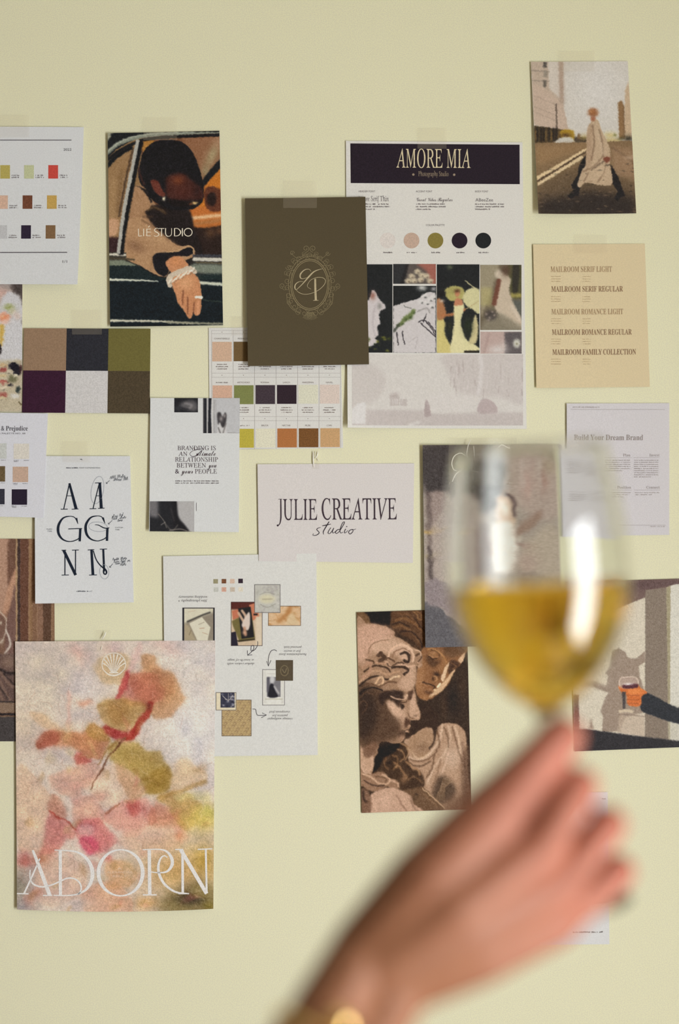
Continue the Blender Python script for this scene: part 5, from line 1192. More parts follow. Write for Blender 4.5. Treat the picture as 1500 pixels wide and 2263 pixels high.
cv.poly([(110, 600), (260, 560), (260, 760), (160, 900), (110, 800)], (150, 132, 122), b=16); cv.line([(110, 580), (120, 900), (150, 1500)], 50, (96, 80, 74), .8, 14); cv.line([(80, 960), (160, 950), (300, 900)], 26, (186, 150, 78), .8, 9); cv.blob(180, 930, 50, 34, (196, 166, 108), .7); cv.line([(90, 1180), (250, 1170)], 30, (176, 160, 112), .6, 12)
cv.poly([(160, 840), (330, 760), (400, 1000), (380, 1500), (200, 1620), (150, 1200)], (170, 154, 142), .8, b=30); cv.line([(120, 1100), (150, 1380), (170, 1560)], 40, (78, 66, 62), .8, 12); cv.line([(90, 1240), (120, 1660)], 26, (150, 134, 126), .7, 10)
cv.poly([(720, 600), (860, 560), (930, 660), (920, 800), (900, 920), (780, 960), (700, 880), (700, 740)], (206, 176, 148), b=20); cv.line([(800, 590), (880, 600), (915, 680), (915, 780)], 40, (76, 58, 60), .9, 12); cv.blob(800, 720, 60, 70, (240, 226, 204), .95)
cv.poly([(620, 960), (720, 860), (900, 870), (950, 1040), (930, 1280), (860, 1420), (720, 1420), (640, 1220)], (232, 222, 206), b=20); cv.line([(560, 1160), (640, 1150), (600, 1040), (580, 980)], 40, (150, 92, 66), .8, 16); cv.poly([(440, 900), (600, 900), (640, 1200), (600, 1380), (440, 1380)], (118, 98, 92), .8, b=30)  # pale figure, whitened further to carry the window reflection in the glass
cv.line([(960, 960), (1060, 880), (1200, 780)], 90, (146, 116, 98), .85, 24); cv.line([(960, 1060), (1060, 1080), (1150, 1080)], 40, (150, 118, 106), .8, 14); cv.blob(980, 1010, 30, 30, (206, 196, 178), .7); cv.poly([(1100, 1000), (1400, 900), (1400, 1500), (960, 1400), (980, 1180)], (184, 166, 144), .8, b=40); cv.blob(1060, 1250, 120, 120, (174, 146, 132), .6)
cv.poly([(60, 1640), (240, 1700), (420, 1850), (620, 2000), (700, 2130), (60, 2130)], (92, 88, 90), b=5); cv.poly([(80, 1440), (300, 1440), (420, 1800), (240, 1690), (90, 1640)], (140, 126, 124), b=14); cv.poly([(420, 1420), (1440, 1420), (1440, 2130), (700, 2130), (560, 1900)], (146, 130, 116), b=20)
cv.mottle(16, 1.2, 51).mottle(12, 4, 52).warp(4, 12, 53).soften(.6).grain(7, 54)
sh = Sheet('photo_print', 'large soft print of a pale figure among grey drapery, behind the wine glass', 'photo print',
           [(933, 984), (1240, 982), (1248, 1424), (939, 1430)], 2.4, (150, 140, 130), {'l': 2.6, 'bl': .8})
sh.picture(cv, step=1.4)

# -- print of an arm holding a glass before a shadow
cv = Cv(1250, 1262, 1560, 1675, (190, 178, 158)).X(1180, 1240, 4.6875)
cv.rect(380, 180, 1900, 2000, (208, 196, 174)); cv.poly([(380, 180), (1700, 150), (1900, 160), (1400, 270), (1140, 375), (880, 480), (400, 700)], (112, 88, 80), b=4, sm=0); cv.poly([(1000, 210), (1500, 190), (1380, 270), (1000, 300)], (92, 68, 66), .8, b=20)
cv.poly([(1145, 300), (1370, 270), (1385, 1400), (1390, 1850), (1140, 1820), (1145, 1000)], (132, 116, 100), b=4, sm=0); cv.poly([(1365, 270), (1410, 250), (1405, 1860), (1388, 1850)], (160, 148, 116), b=4, sm=0); cv.poly([(1408, 250), (1900, 160), (1900, 1900), (1405, 1850)], (212, 206, 190), b=3, sm=0); cv.poly([(1390, 1480), (1500, 1500), (1500, 1850), (1395, 1840)], (190, 182, 162), .6, b=14, sm=0)
cv.poly([(400, 1380), (455, 1380), (465, 1750), (415, 1980)], (110, 80, 72), b=6, sm=0); cv.blob(430, 1560, 20, 50, (140, 90, 70), .6)
sd = (152, 132, 114)
cv.poly([(800, 930), (870, 900), (940, 940), (960, 990), (1000, 1010), (1060, 1000), (1145, 930), (1145, 1040), (1080, 1085), (1090, 1200), (1140, 1340), (1145, 1560), (940, 1620), (880, 1760), (700, 1770), (710, 1600), (680, 1560), (720, 1440), (760, 1360), (620, 1300), (600, 1240), (650, 1260), (740, 1295), (760, 1180), (730, 1160), (770, 1100), (790, 1020)], sd, b=5, sm=0)
cv.poly([(470, 1230), (640, 1240), (760, 1300), (750, 1350), (600, 1300), (480, 1290)], sd, .8, b=14); cv.poly([(400, 1000), (700, 950), (780, 1060), (730, 1160), (740, 1290), (640, 1240), (560, 1260), (400, 1300)], (214, 198, 172), .7, b=24)
cv.poly([(880, 1560), (1140, 1590), (1140, 1820), (860, 1770)], (186, 164, 142), .7, b=8, sm=0); cv.poly([(560, 1730), (585, 1620), (615, 1740)], (150, 130, 112), .9, b=8, sm=0); cv.line([(1000, 1590), (1140, 1610)], 8, (136, 116, 100), .7, 3)
cv.poly([(410, 1740), (560, 1740), (1000, 1800), (1500, 1860), (1900, 1920), (1900, 2000), (410, 2000)], (36, 32, 36), b=6, sm=0); cv.poly([(410, 1740), (520, 1750), (520, 1980), (410, 1980)], (84, 66, 58), .8, b=26, sm=0)
cv.poly([(1110, 1380), (1170, 1365), (1270, 1410), (1420, 1490), (1600, 1540), (1900, 1560), (1900, 1720), (1560, 1690), (1400, 1660), (1230, 1600), (1110, 1550), (1095, 1470)], (34, 36, 42), b=5)
cv.poly([(870, 1290), (960, 1300), (1060, 1270), (1100, 1310), (1165, 1360), (1110, 1400), (1100, 1490), (1000, 1500), (960, 1470), (950, 1380), (900, 1360)], (206, 110, 50), b=5); cv.poly([(960, 1330), (1080, 1310), (1120, 1360), (1000, 1380)], (228, 136, 68), .8, b=10)
for y in (1385, 1430, 1470): cv.line([(955, y), (1080, y + 5)], 8, (160, 76, 34), .8, 4)
cv.poly([(880, 1210), (920, 1195), (1060, 1200), (1080, 1270), (1060, 1300), (960, 1320), (880, 1300)], (182, 156, 140), .7, b=5); cv.line([(880, 1290), (885, 1220), (950, 1198), (1050, 1205), (1075, 1270)], 12, (212, 192, 172), .9, 4); cv.poly([(920, 1280), (1060, 1270), (1060, 1310), (930, 1315)], (84, 36, 44), b=5); cv.blob(970, 1270, 50, 12, (232, 222, 214), .95); cv.poly([(905, 1350), (945, 1350), (940, 1530), (915, 1530)], (70, 60, 58), b=5, sm=0); cv.line([(885, 1555), (950, 1545), (1010, 1555)], 30, (206, 188, 160), .95, 5); cv.blob(940, 1585, 50, 10, (110, 92, 80), .7)
cv.warp(.8, 3, 63).mottle(12, 1.2, 61).mottle(8, 4, 62).grain(6, 64)
sh = Sheet('photo_print', 'print of a dark-sleeved arm holding a small wine glass before a shadowed wall', 'photo print',
           [(1258, 1286), (1548, 1277), (1548, 1649), (1269, 1660)], 1.2, (190, 178, 158), {'l': .5})
sh.picture(cv)

# -- flower poster
cv = Cv(20, 1400, 490, 2022, (214, 198, 184)).X(0, 1380, 3.0)
cv.rect(90, 90, 1440, 1920, (212, 194, 178)); cv.blob(1300, 700, 260, 330, (222, 214, 206), .9); cv.blob(1300, 200, 260, 160, (216, 206, 196), .8); cv.blob(300, 350, 220, 200, (204, 188, 168), .8); cv.blob(560, 420, 120, 140, (218, 204, 194), .8); cv.blob(160, 700, 100, 160, (206, 184, 158), .7)
cv.blob(520, 190, 80, 50, (214, 166, 148), .6, 60); cv.blob(1100, 140, 120, 50, (212, 176, 162), .6, 20); cv.blob(740, 150, 60, 50, (214, 176, 168), .5)
def petal(pts, c, a=.75, b=5, vein=True):
    cv.poly(pts, c, a * .62, 7); cv.poly(pts, c, a * .35, 24)
    P = np.asarray(pts, float); m = P.mean(0)
    cv.poly(m + (P - m) * .72, np.clip(np.asarray(c) + 18, 0, 235), a * .35, 22)
    if vein:
        for i in range(0, len(pts), 2): cv.line([m, m + (P[i] - m) * .9], 5, np.asarray(c) * .72, .18, 3)
petal([(640, 250), (800, 170), (900, 330), (840, 390), (700, 380), (640, 320)], (196, 160, 108), .7)
petal([(930, 200), (1010, 190), (1040, 260), (1140, 310), (1210, 420), (1215, 490), (1160, 570), (1080, 620), (1000, 590), (900, 470), (860, 380), (940, 300)], (184, 124, 74), .85)
petal([(870, 330), (1000, 330), (1080, 420), (1020, 520), (880, 540), (800, 480)], (180, 92, 72), .7); petal([(1010, 300), (1130, 330), (1160, 430), (1080, 470), (1000, 380)], (172, 112, 76), .6)
petal([(670, 510), (800, 480), (920, 510), (1010, 560), (960, 640), (860, 700), (740, 690), (660, 600)], (172, 128, 62), .85); petal([(700, 520), (830, 500), (860, 620), (760, 650)], (150, 104, 54), .5)
cv.poly([(840, 300), (872, 300), (850, 400), (800, 480), (775, 470), (800, 390)], (186, 74, 70), .85, b=6); cv.line([(920, 150), (870, 300)], 40, (216, 176, 164), .7, 10)
cv.line([(1000, 520), (980, 580), (920, 670), (850, 730)], 44, (168, 56, 44), .85, 6); cv.poly([(690, 660), (800, 700), (930, 680), (920, 730), (830, 760), (700, 730)], (160, 44, 40), .85, b=8); cv.blob(985, 540, 26, 30, (120, 62, 44), .8)
petal([(240, 810), (280, 730), (400, 690), (540, 710), (600, 650), (680, 690), (720, 780), (680, 880), (560, 860), (440, 790)], (176, 100, 56), .85); petal([(240, 800), (260, 740), (340, 700), (420, 700), (400, 770), (300, 820)], (150, 66, 52), .6)
petal([(560, 670), (640, 655), (740, 770), (700, 780), (620, 760)], (176, 134, 64), .7); petal([(200, 570), (300, 600), (420, 690), (330, 700), (250, 660)], (206, 166, 124), .7); petal([(500, 850), (560, 860), (610, 910), (560, 935), (500, 920)], (180, 62, 48), .8); cv.blob(560, 515, 50, 24, (206, 142, 112), .7, 10); cv.line([(450, 450), (455, 690)], 26, (214, 166, 146), .6, 8)
petal([(720, 800), (860, 760), (960, 820), (1060, 830), (1090, 900), (1140, 960), (1140, 1060), (1060, 1110), (960, 1110), (940, 1040), (860, 960), (770, 930)], (158, 124, 46), .9); petal([(940, 1030), (1060, 950), (1140, 980), (1130, 1090), (1020, 1130), (950, 1100)], (152, 116, 42), .7)
petal([(330, 1020), (420, 960), (560, 930), (640, 920), (660, 980), (560, 1100), (520, 1140), (400, 1120)], (206, 152, 126), .75); petal([(640, 960), (780, 930), (830, 1060), (830, 1150), (680, 1210), (640, 1150), (590, 1090)], (222, 190, 160), .8); petal([(780, 930), (900, 1000), (960, 1100), (900, 1160), (820, 1100)], (190, 138, 92), .7)
cv.line([(830, 740), (760, 830), (690, 930), (600, 1080)], 16, (108, 62, 36), .85, 3, w2=9); cv.line([(800, 750), (720, 830), (640, 930)], 12, (150, 108, 52), .7, 4)
petal([(110, 960), (200, 960), (310, 1080), (320, 1200), (300, 1480), (200, 1500), (110, 1450)], (214, 176, 142), .8); petal([(330, 1110), (420, 1180), (440, 1260), (330, 1260)], (176, 106, 78), .7); petal([(330, 1240), (430, 1290), (500, 1370), (400, 1470), (270, 1530), (310, 1400)], (196, 104, 92), .75)
petal([(500, 1150), (620, 1150), (700, 1260), (660, 1330), (540, 1330), (480, 1260)], (206, 142, 118), .7); petal([(520, 1300), (660, 1290), (760, 1380), (790, 1440), (680, 1500), (560, 1480), (500, 1380)], (200, 94, 92), .75); petal([(540, 1410), (640, 1420), (660, 1470), (600, 1510), (540, 1480)], (200, 62, 92), .75); petal([(540, 1330), (620, 1340), (600, 1400), (530, 1390)], (218, 182, 170), .5)
petal([(680, 1250), (860, 1150), (960, 1140), (1030, 1220), (1020, 1300), (940, 1380), (840, 1400), (760, 1330)], (208, 128, 112), .7); petal([(850, 1170), (930, 1160), (930, 1230), (880, 1270)], (186, 74, 62), .7); petal([(1020, 1170), (1100, 1200), (1220, 1300), (1210, 1340), (1000, 1340)], (190, 110, 78), .7); petal([(1060, 1130), (1220, 1110), (1340, 1190), (1300, 1310), (1220, 1360), (1140, 1240)], (178, 132, 60), .8)
cv.line([(690, 1240), (790, 1190)], 14, (150, 84, 56), .7, 4); cv.line([(1060, 1150), (1200, 1090), (1360, 1045)], 30, (176, 136, 74), .8, 8); cv.line([(1180, 1140), (1380, 1130)], 50, (206, 192, 130), .7, 16); petal([(1150, 960), (1200, 880), (1340, 960), (1370, 1030), (1240, 1070), (1150, 1090)], (216, 180, 132), .7); cv.line([(330, 1240), (440, 1290), (500, 1350)], 14, (168, 66, 50), .7, 4)
cv.blob(1330, 1300, 120, 90, (212, 186, 92), .85); cv.blob(1380, 1230, 60, 60, (206, 192, 84), .7); petal([(800, 1400), (1000, 1330), (1180, 1340), (1220, 1440), (1100, 1490), (860, 1480)], (220, 176, 148), .7); cv.blob(1200, 1390, 40, 40, (206, 120, 90), .6); cv.blob(160, 1560, 60, 60, (176, 86, 78), .8); cv.blob(280, 1560, 70, 50, (190, 112, 72), .7)
cv.poly([(110, 1640), (200, 1600), (260, 1660), (260, 1920), (110, 1920)], (178, 156, 146), .8, b=26); cv.blob(130, 1720, 60, 100, (132, 124, 106), .8); cv.blob(150, 1850, 60, 40, (170, 160, 150), .8); petal([(240, 1640), (400, 1540), (560, 1600), (560, 1760), (380, 1860), (240, 1800)], (208, 168, 142), .7); petal([(560, 1740), (760, 1700), (860, 1800), (850, 1900), (560, 1900)], (204, 146, 112), .75); petal([(700, 1580), (820, 1560), (900, 1640), (860, 1740), (720, 1720)], (206, 150, 98), .7); cv.blob(720, 1540, 30, 30, (196, 80, 70), .6)
cv.blob(1150, 1620, 260, 170, (196, 150, 78), .75); cv.blob(1350, 1560, 90, 120, (190, 152, 62), .8); cv.poly([(1130, 1760), (1420, 1700), (1420, 1920), (1020, 1900)], (112, 94, 44), .8, b=40); cv.blob(1260, 1820, 90, 34, (60, 50, 40), .85); cv.blob(1390, 1860, 40, 40, (130, 112, 44), .8); cv.blob(960, 1840, 80, 50, (190, 138, 76), .7); cv.blob(1040, 1500, 90, 40, (214, 178, 148), .7); cv.blob(480, 1850, 140, 50, (196, 176, 166), .7)
for i in range(240):
    x, y = RNG.uniform(110, 1400), RNG.uniform(250, 1880); a = RNG.uniform(0, 6.28); l = RNG.uniform(20, 80)
    if x > 1050 and y < 900 and y > 620: continue
    cv.line([(x, y), (x + l * .5 * math.cos(a) + 6, y + l * .5 * math.sin(a)), (x + l * math.cos(a + .3), y + l * math.sin(a + .3))], 3, (232, 206, 184) if i % 3 else (150, 84, 60), .22, 1)
for i in range(70):
    x, y = RNG.uniform(120, 1380), RNG.uniform(640, 1880)
    if x > 1000 and y < 900: continue
    cv.blob(x, y, RNG.uniform(20, 70), RNG.uniform(12, 40), [(214, 150, 132), (206, 180, 120), (190, 104, 84), (226, 200, 178), (170, 124, 66)][i % 5], .32, RNG.uniform(0, 180), 3)
cv.warp(5, 18, 75).warp(1.3, 5, 77).warp(.6, 1.6, 79)
for i in range(300):
    x, y = RNG.uniform(110, 1400), RNG.uniform(450, 1880); a = RNG.uniform(0, 6.28); l = RNG.uniform(30, 110)
    if x > 1000 and 560 < y < 900: continue
    cv.line([(x, y), (x + l * .5 * math.cos(a) + 9, y + l * .5 * math.sin(a)), (x + l * math.cos(a + .35), y + l * math.sin(a + .35))], 3, (236, 212, 190) if i % 2 else (150, 92, 62), .26, 1)
cv.mottle(26, 30, 70, (1, .95, .5)).mottle(16, 9, 71, (1, .9, .7)).mottle(14, 4, 72, (1, .8, .8)).grain(9, 74)
sh = Sheet('flower_poster', 'large poster of layered pink and ochre flowers with white title lettering along the bottom', 'poster',
           [(35, 1417), (476, 1415), (472, 2006), (40, 2007)], 2.6, (210, 196, 182), {'b': 1.5, 'l': .8}, bow=6.0)
sh.picture(cv, step=1.25)
PW = (226, 220, 212)
def pl(*ribs):
    k = XInk(0, 1380, 3.0)
    for p, w in ribs: k.R(p, w)
    return k
L_A = pl(([(270, 1545), (215, 1670), (166, 1776)], [9, 11, 11]), ([(222, 1490), (262, 1590), (335, 1788)], [14, 24, 26]), ([(206, 1620), (205, 1670), (225, 1712), (280, 1732), (340, 1722), (400, 1698), (450, 1676), (500, 1680), (536, 1712), (542, 1752), (522, 1784)], [7, 9, 11, 11, 10, 10, 10, 10, 11, 10, 8]), ([(118, 1776), (196, 1778)], 8), ([(290, 1789), (352, 1789)], 8))
L_D = pl(([(404, 1495), (406, 1786)], 21), ([(366, 1490), (440, 1493), (520, 1505), (580, 1548), (612, 1610), (614, 1680), (580, 1745), (520, 1780), (440, 1790), (360, 1788)], [6, 8, 12, 20, 26, 25, 18, 10, 8, 7]))
L_O = XInk(0, 1380, 3.0)
t = np.linspace(0, 2 * np.pi, 60); L_O.rib(L_O.p(list(zip(803 + 146 * np.cos(t), 1640 + 152 * np.sin(t)))), [(9 + 17 * abs(c) ** 1.5) / 3 for c in np.cos(t)], 0)
L_R = pl(([(992, 1492), (996, 1786)], 23), ([(948, 1488), (1060, 1486), (1110, 1502), (1140, 1545), (1142, 1590), (1112, 1630), (1060, 1640), (1000, 1634)], [7, 8, 14, 22, 22, 14, 8, 7]), ([(950, 1786), (1042, 1786)], 8), ([(1112, 1540), (1090, 1528), (1066, 1548), (1052, 1600), (1062, 1660), (1100, 1722), (1170, 1768), (1256, 1778)], [6, 8, 12, 17, 18, 16, 13, 8]))
L_N = pl(([(1212, 1490), (1214, 1776)], 17), ([(1164, 1487), (1216, 1486)], 8), ([(1200, 1488), (1372, 1778)], 25), ([(1366, 1488), (1372, 1770)], 13), ([(1312, 1486), (1410, 1482)], 8), ([(1184, 1778), (1250, 1778)], 8))
for L_ in (L_A, L_D, L_O, L_R, L_N): sh.ink('printed_letter', L_, PW, .32)
k = XInk(0, 1380, 3.0).Tx('ALEXANDRA', 798, 1644, 15, 168, 'sans', 'c').Tx('REILLY', 798, 1670, 15, 92, 'sans', 'c').R([(786, 1620), (797, 1604), (808, 1620)], 4, 0).R([(790, 1614), (804, 1614)], 3)
sh.ink('printed_name', k, (216, 190, 164), .32)
k = XInk(0, 1380, 3.0)
for i in range(9):
    a = math.radians(-168 + i * 19.5); k.R([(757 + 12 * math.cos(a), 322 + 6 * math.sin(a)), (757 + 40 * math.cos(a), 285 + 40 * math.sin(a) * .9), (757 + 76 * math.cos(a), 270 + 78 * math.sin(a))], [4, 6, 9])
k.E(757, 263, 78, 76, 6, 150, 390).R([(690, 300), (720, 328), (757, 336), (794, 326), (826, 296)], [5, 9, 12, 9, 5]).R([(728, 318), (786, 318)], 8)
sh.ink('printed_shell', k, (228, 216, 198), .32, label='white scallop shell mark')

# -- small note low on the wall
sh = Sheet('text_page', 'plain white page low on the wall, mostly hidden behind the hand', 'text page',
           [(1120, 1752), (1342, 1750), (1346, 2086), (1122, 2088)], 1.0, (214, 211, 206), {})
inks(sh, 'printed_line', [XInk(1120, 1720, 5.0).M(725, 1705, 320, 18).D(1050, 1692, 8), XInk(1120, 1720, 5.0).M(1040, 228, 50, 9)], (128, 120, 116))

# ------------------------------------------------------------------ clear adhesive tape
def tape_material():
    m = bpy.data.materials.new('clear_tape_film'); m.use_nodes = True
    nt = m.node_tree; b = nt.nodes['Principled BSDF']
    b.inputs['Base Color'].default_value = (0.80, 0.70, 0.56, 1); b.inputs['Roughness'].default_value = 0.35
    tr = nt.nodes.new('ShaderNodeBsdfTransparent'); mx = nt.nodes.new('ShaderNodeMixShader'); mx.inputs[0].default_value = 0.05
    nt.links.new(tr.outputs[0], mx.inputs[1]); nt.links.new(b.outputs[0], mx.inputs[2]); nt.links.new(mx.outputs[0], nt.nodes['Material Output'].inputs['Surface'])
    return m
TAPE = tape_material()
CREASE = principled('crease_highlight', (0.92, 0.9, 0.85), 0.25, 0.6)  # whitish colour stands in for the shine on tape wrinkles
def wall_pt(x, y, z): return ((x - 750) * UPX * D_WALL, -mm(z), Z_CAM - (y - 1131.5) * UPX * D_WALL)
def tape(label, x0_, y0_, x1_, y1_, z, creases=(), tilt=0.0):
    cx, cy = (x0_ + x1_) / 2, (y0_ + y1_) / 2; n = 9
    V = []
    for zz in (0.05, 0.0):
        for j in range(n):
            for i in range(n):
                u, v = i / (n - 1), j / (n - 1); x, y = x0_ + (x1_ - x0_) * u - cx, y0_ + (y1_ - y0_) * v - cy
                c, s_ = math.cos(math.radians(tilt)), math.sin(math.radians(tilt))
                V.append(wall_pt(cx + x * c - y * s_, cy + x * s_ + y * c, z + zz + .12 * math.sin(u * 7 + cx) * math.sin(v * 6 + cy)))
    F = []; m_ = n * n
    for j in range(n - 1):
        for i in range(n - 1):
            a_ = j * n + i; F.append((a_, a_ + n, a_ + n + 1, a_ + 1)); F.append((a_ + m_, a_ + 1 + m_, a_ + n + 1 + m_, a_ + n + m_))
    o = link_mesh('clear_tape', V, F, TAPE, smooth=True)
    tag(o, label, 'tape', 'clear tape holding up the sheets')
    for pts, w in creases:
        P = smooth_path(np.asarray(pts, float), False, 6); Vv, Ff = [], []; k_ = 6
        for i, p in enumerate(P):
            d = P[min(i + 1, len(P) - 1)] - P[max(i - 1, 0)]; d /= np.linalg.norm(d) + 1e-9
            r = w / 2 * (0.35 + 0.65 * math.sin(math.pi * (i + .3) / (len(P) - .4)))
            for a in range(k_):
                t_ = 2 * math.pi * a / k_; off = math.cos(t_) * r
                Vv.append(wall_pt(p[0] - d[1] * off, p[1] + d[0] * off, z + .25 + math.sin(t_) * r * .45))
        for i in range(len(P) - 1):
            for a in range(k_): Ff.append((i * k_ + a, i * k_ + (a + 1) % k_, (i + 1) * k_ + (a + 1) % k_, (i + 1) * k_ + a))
        link_mesh('crease_highlight', Vv, Ff, CREASE, o, True)['label'] = 'painted highlight on a tape crease'
tape('clear tape with a white-painted crease highlight holding the top of the condensed-capitals sheet', 689, 996, 705, 1036, 1.5,
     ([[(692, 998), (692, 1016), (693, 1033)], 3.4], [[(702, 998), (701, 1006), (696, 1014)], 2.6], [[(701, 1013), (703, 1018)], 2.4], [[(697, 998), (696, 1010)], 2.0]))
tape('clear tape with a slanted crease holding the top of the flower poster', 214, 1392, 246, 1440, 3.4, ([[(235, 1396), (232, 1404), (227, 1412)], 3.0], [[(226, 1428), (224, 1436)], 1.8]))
tape('clear tape with curled crease highlights painted white over the top of the soft painterly print', 990, 968, 1140, 1072, 5.6,
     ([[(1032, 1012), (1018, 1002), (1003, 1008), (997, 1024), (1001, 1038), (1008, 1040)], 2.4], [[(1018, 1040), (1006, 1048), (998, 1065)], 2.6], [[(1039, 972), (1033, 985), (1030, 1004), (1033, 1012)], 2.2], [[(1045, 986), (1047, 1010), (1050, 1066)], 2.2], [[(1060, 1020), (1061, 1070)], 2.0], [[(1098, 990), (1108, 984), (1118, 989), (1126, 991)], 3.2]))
tape('clear tape above the car window print', 318, 262, 392, 312, 4.2)
tape('clear tape above the coat-walker street print', 1234, 114, 1312, 160, 2.8)
tape('clear tape at the top of the tan type specimen', 1268, 520, 1340, 560, 2.8)
tape('clear tape above the olive monogram card', 626, 402, 700, 462, 5.4)
tape('clear tape above the banner of the tall brand board', 922, 284, 986, 330, 2.6)
tape('clear tape at the top of the palette sheet in the left corner', -14, 256, 66, 306, 4.0)
tape('clear tape above the letterform sheet', 140, 976, 200, 1022, 4.4)
tape('clear tape above the grid table of colours', 512, 700, 540, 742, 2.6)
tape('clear tape above the six colour squares', 160, 686, 226, 740, 2.8)

# ------------------------------------------------------------------ the held glass of wine
def P3(px, py, d):
    """point seen at photo pixel (px, py) at distance d metres from the camera plane"""
    return Vector(((px - 750) * UPX * d, -D_WALL + d, Z_CAM - (py - 1131.5) * UPX * d))
D_GL = 0.68
PXG = UPX * D_GL
foot_c = P3(1234, 1988, D_GL)
rim_c = P3(1170, 985, D_GL)
axis = (rim_c - foot_c).normalized()
H = (rim_c - foot_c).length
ROT = axis.to_track_quat('Z', 'Y').to_matrix().to_4x4()
MG = Matrix.Translation(foot_c) @ ROT

def lathe(name, prof, mat, parent=None, seg=96, mw=None):
    V, F = [], []; n = len(prof)
    for s_ in range(seg):
        a = 2 * math.pi * s_ / seg
        for r, z in prof: V.append((r * math.cos(a), r * math.sin(a), z))
    for s_ in range(seg):
        t_ = (s_ + 1) % seg
        for i in range(n - 1): F.append((s_ * n + i, t_ * n + i, t_ * n + i + 1, s_ * n + i + 1))
    o = link_mesh(name, V, F, mat, parent, True)
    bm = bmesh.new(); bm.from_mesh(o.data); bmesh.ops.remove_doubles(bm, verts=bm.verts, dist=1e-6)
    bmesh.ops.recalc_face_normals(bm, faces=bm.faces); bm.to_mesh(o.data); bm.free()
    if mw is not None: o.matrix_world = mw
    return o

GLASS = principled('clear_glass', (0.985, 0.995, 0.985), 0.0, 0.5, **{'Transmission Weight': 1.0, 'IOR': 1.48})
WINE = bpy.data.materials.new('white_wine_liquid'); WINE.use_nodes = True
nt = WINE.node_tree; b = nt.nodes['Principled BSDF']
b.inputs['Base Color'].default_value = (1, 1, 1, 1); b.inputs['Roughness'].default_value = 0.0; b.inputs['IOR'].default_value = 1.34; b.inputs['Transmission Weight'].default_value = 1.0
va = nt.nodes.new('ShaderNodeVolumeAbsorption'); va.inputs['Color'].default_value = (0.967, 0.80, 0.0, 1); va.inputs['Density'].default_value = 42
nt.links.new(va.outputs[0], nt.nodes['Material Output'].inputs['Volume'])
bowl = [(0.0, 1575), (14, 1572), (40, 1560), (78, 1535), (112, 1500), (140, 1462), (163, 1420), (181, 1372), (192, 1322), (197, 1270), (196, 1220), (191, 1160), (183, 1100), (174, 1045), (163, 985)]
S1 = smooth_path(np.array(bowl, float), False, 4)
def h_of(y): return (1988 - y) * PXG
outer = [(r * PXG, h_of(y)) for r, y in S1]
TH = 0.0011
def inset(pr, t_):
    A = np.array(pr); d = np.gradient(A, axis=0); d /= np.linalg.norm(d, axis=1)[:, None]
    B = A + np.stack([-d[:, 1], d[:, 0]], 1) * t_
    B[:, 0] = np.maximum(B[:, 0], 0); B[0] = [0, A[0, 1] + t_ * 2.2]; return B
inner = inset(outer, TH)
z0 = outer[0][1]
foot = [(0, -0.0005), (0.030, -0.0005), (0.0346, 0.0004), (0.0348, 0.0012), (0.030, 0.0024), (0.018, 0.0042), (0.009, 0.0068), (0.005, 0.0108), (0, 0.0108)]
stem = [(0, 0.0110), (0.005, 0.0110), (0.0038, 0.018), (0.0034, 0.04), (0.0034, 0.065), (0.0040, z0 - 0.006), (0.0062, z0 - 0.0005), (0, z0 - 0.0005)]
i0 = next(i for i, p in enumerate(outer) if p[0] > 0.0075)
prof = [(0, z0 - 0.0003), (0.0062, z0 - 0.0003)] + outer[i0:] + [((outer[-1][0] + inner[-1][0]) / 2, outer[-1][1] + 0.0006)] + [tuple(p) for p in inner[::-1]]
glass = lathe('wine_glass', prof, GLASS, mw=MG)
tag(glass, 'tall stemmed wine glass half full, held up in front of the wall by the hand', 'wine glass')
for nm, pr in (('stem', stem), ('foot', foot)):
    o = lathe(nm, pr, GLASS, glass); o.matrix_parent_inverse = Matrix.Identity(4)
zw = h_of(1288)
wp = inset(outer, TH * 0.72)
wine_prof = [tuple(p) for p in wp if p[1] < zw]
rw = float(np.interp(zw, wp[:, 1], wp[:, 0]))
wine_prof += [(rw, zw), (0, zw)]
wine = lathe('white_wine', wine_prof, WINE, mw=MG)
tag(wine, 'golden white wine filling the lower half of the held glass', 'wine')

# ------------------------------------------------------------------ hand and arm
SKIN = bpy.data.materials.new('skin'); SKIN.use_nodes = True
nt = SKIN.node_tree; b = nt.nodes['Principled BSDF']
b.inputs['Roughness'].default_value = 0.5; b.inputs['Specular IOR Level'].default_value = 0.22
b.inputs['Subsurface Weight'].default_value = 0.12; b.inputs['Subsurface Radius'].default_value = (0.008, 0.003, 0.0015)
at = nt.nodes.new('ShaderNodeVertexColor'); at.layer_name = 'skin_tone'
nz = nt.nodes.new('ShaderNodeTexNoise'); nz.inputs['Scale'].default_value = 60; nz.inputs['Detail'].default_value = 4
geo = nt.nodes.new('ShaderNodeNewGeometry'); nt.links.new(geo.outputs['Position'], nz.inputs['Vector'])
mx = nt.nodes.new('ShaderNodeMix'); mx.data_type = 'RGBA'; mx.blend_type = 'MULTIPLY'; mx.inputs[0].default_value = 0.35
rp = nt.nodes.new('ShaderNodeValToRGB'); rp.color_ramp.elements[0].position = .3; rp.color_ramp.elements[0].color = (.72, .62, .6, 1); rp.color_ramp.elements[1].position = .7; rp.color_ramp.elements[1].color = (1, 1, 1, 1)
nt.links.new(nz.outputs['Fac'], rp.inputs['Fac']); nt.links.new(at.outputs['Color'], mx.inputs[6]); nt.links.new(rp.outputs['Color'], mx.inputs[7]); nt.links.new(mx.outputs[2], b.inputs['Base Color'])

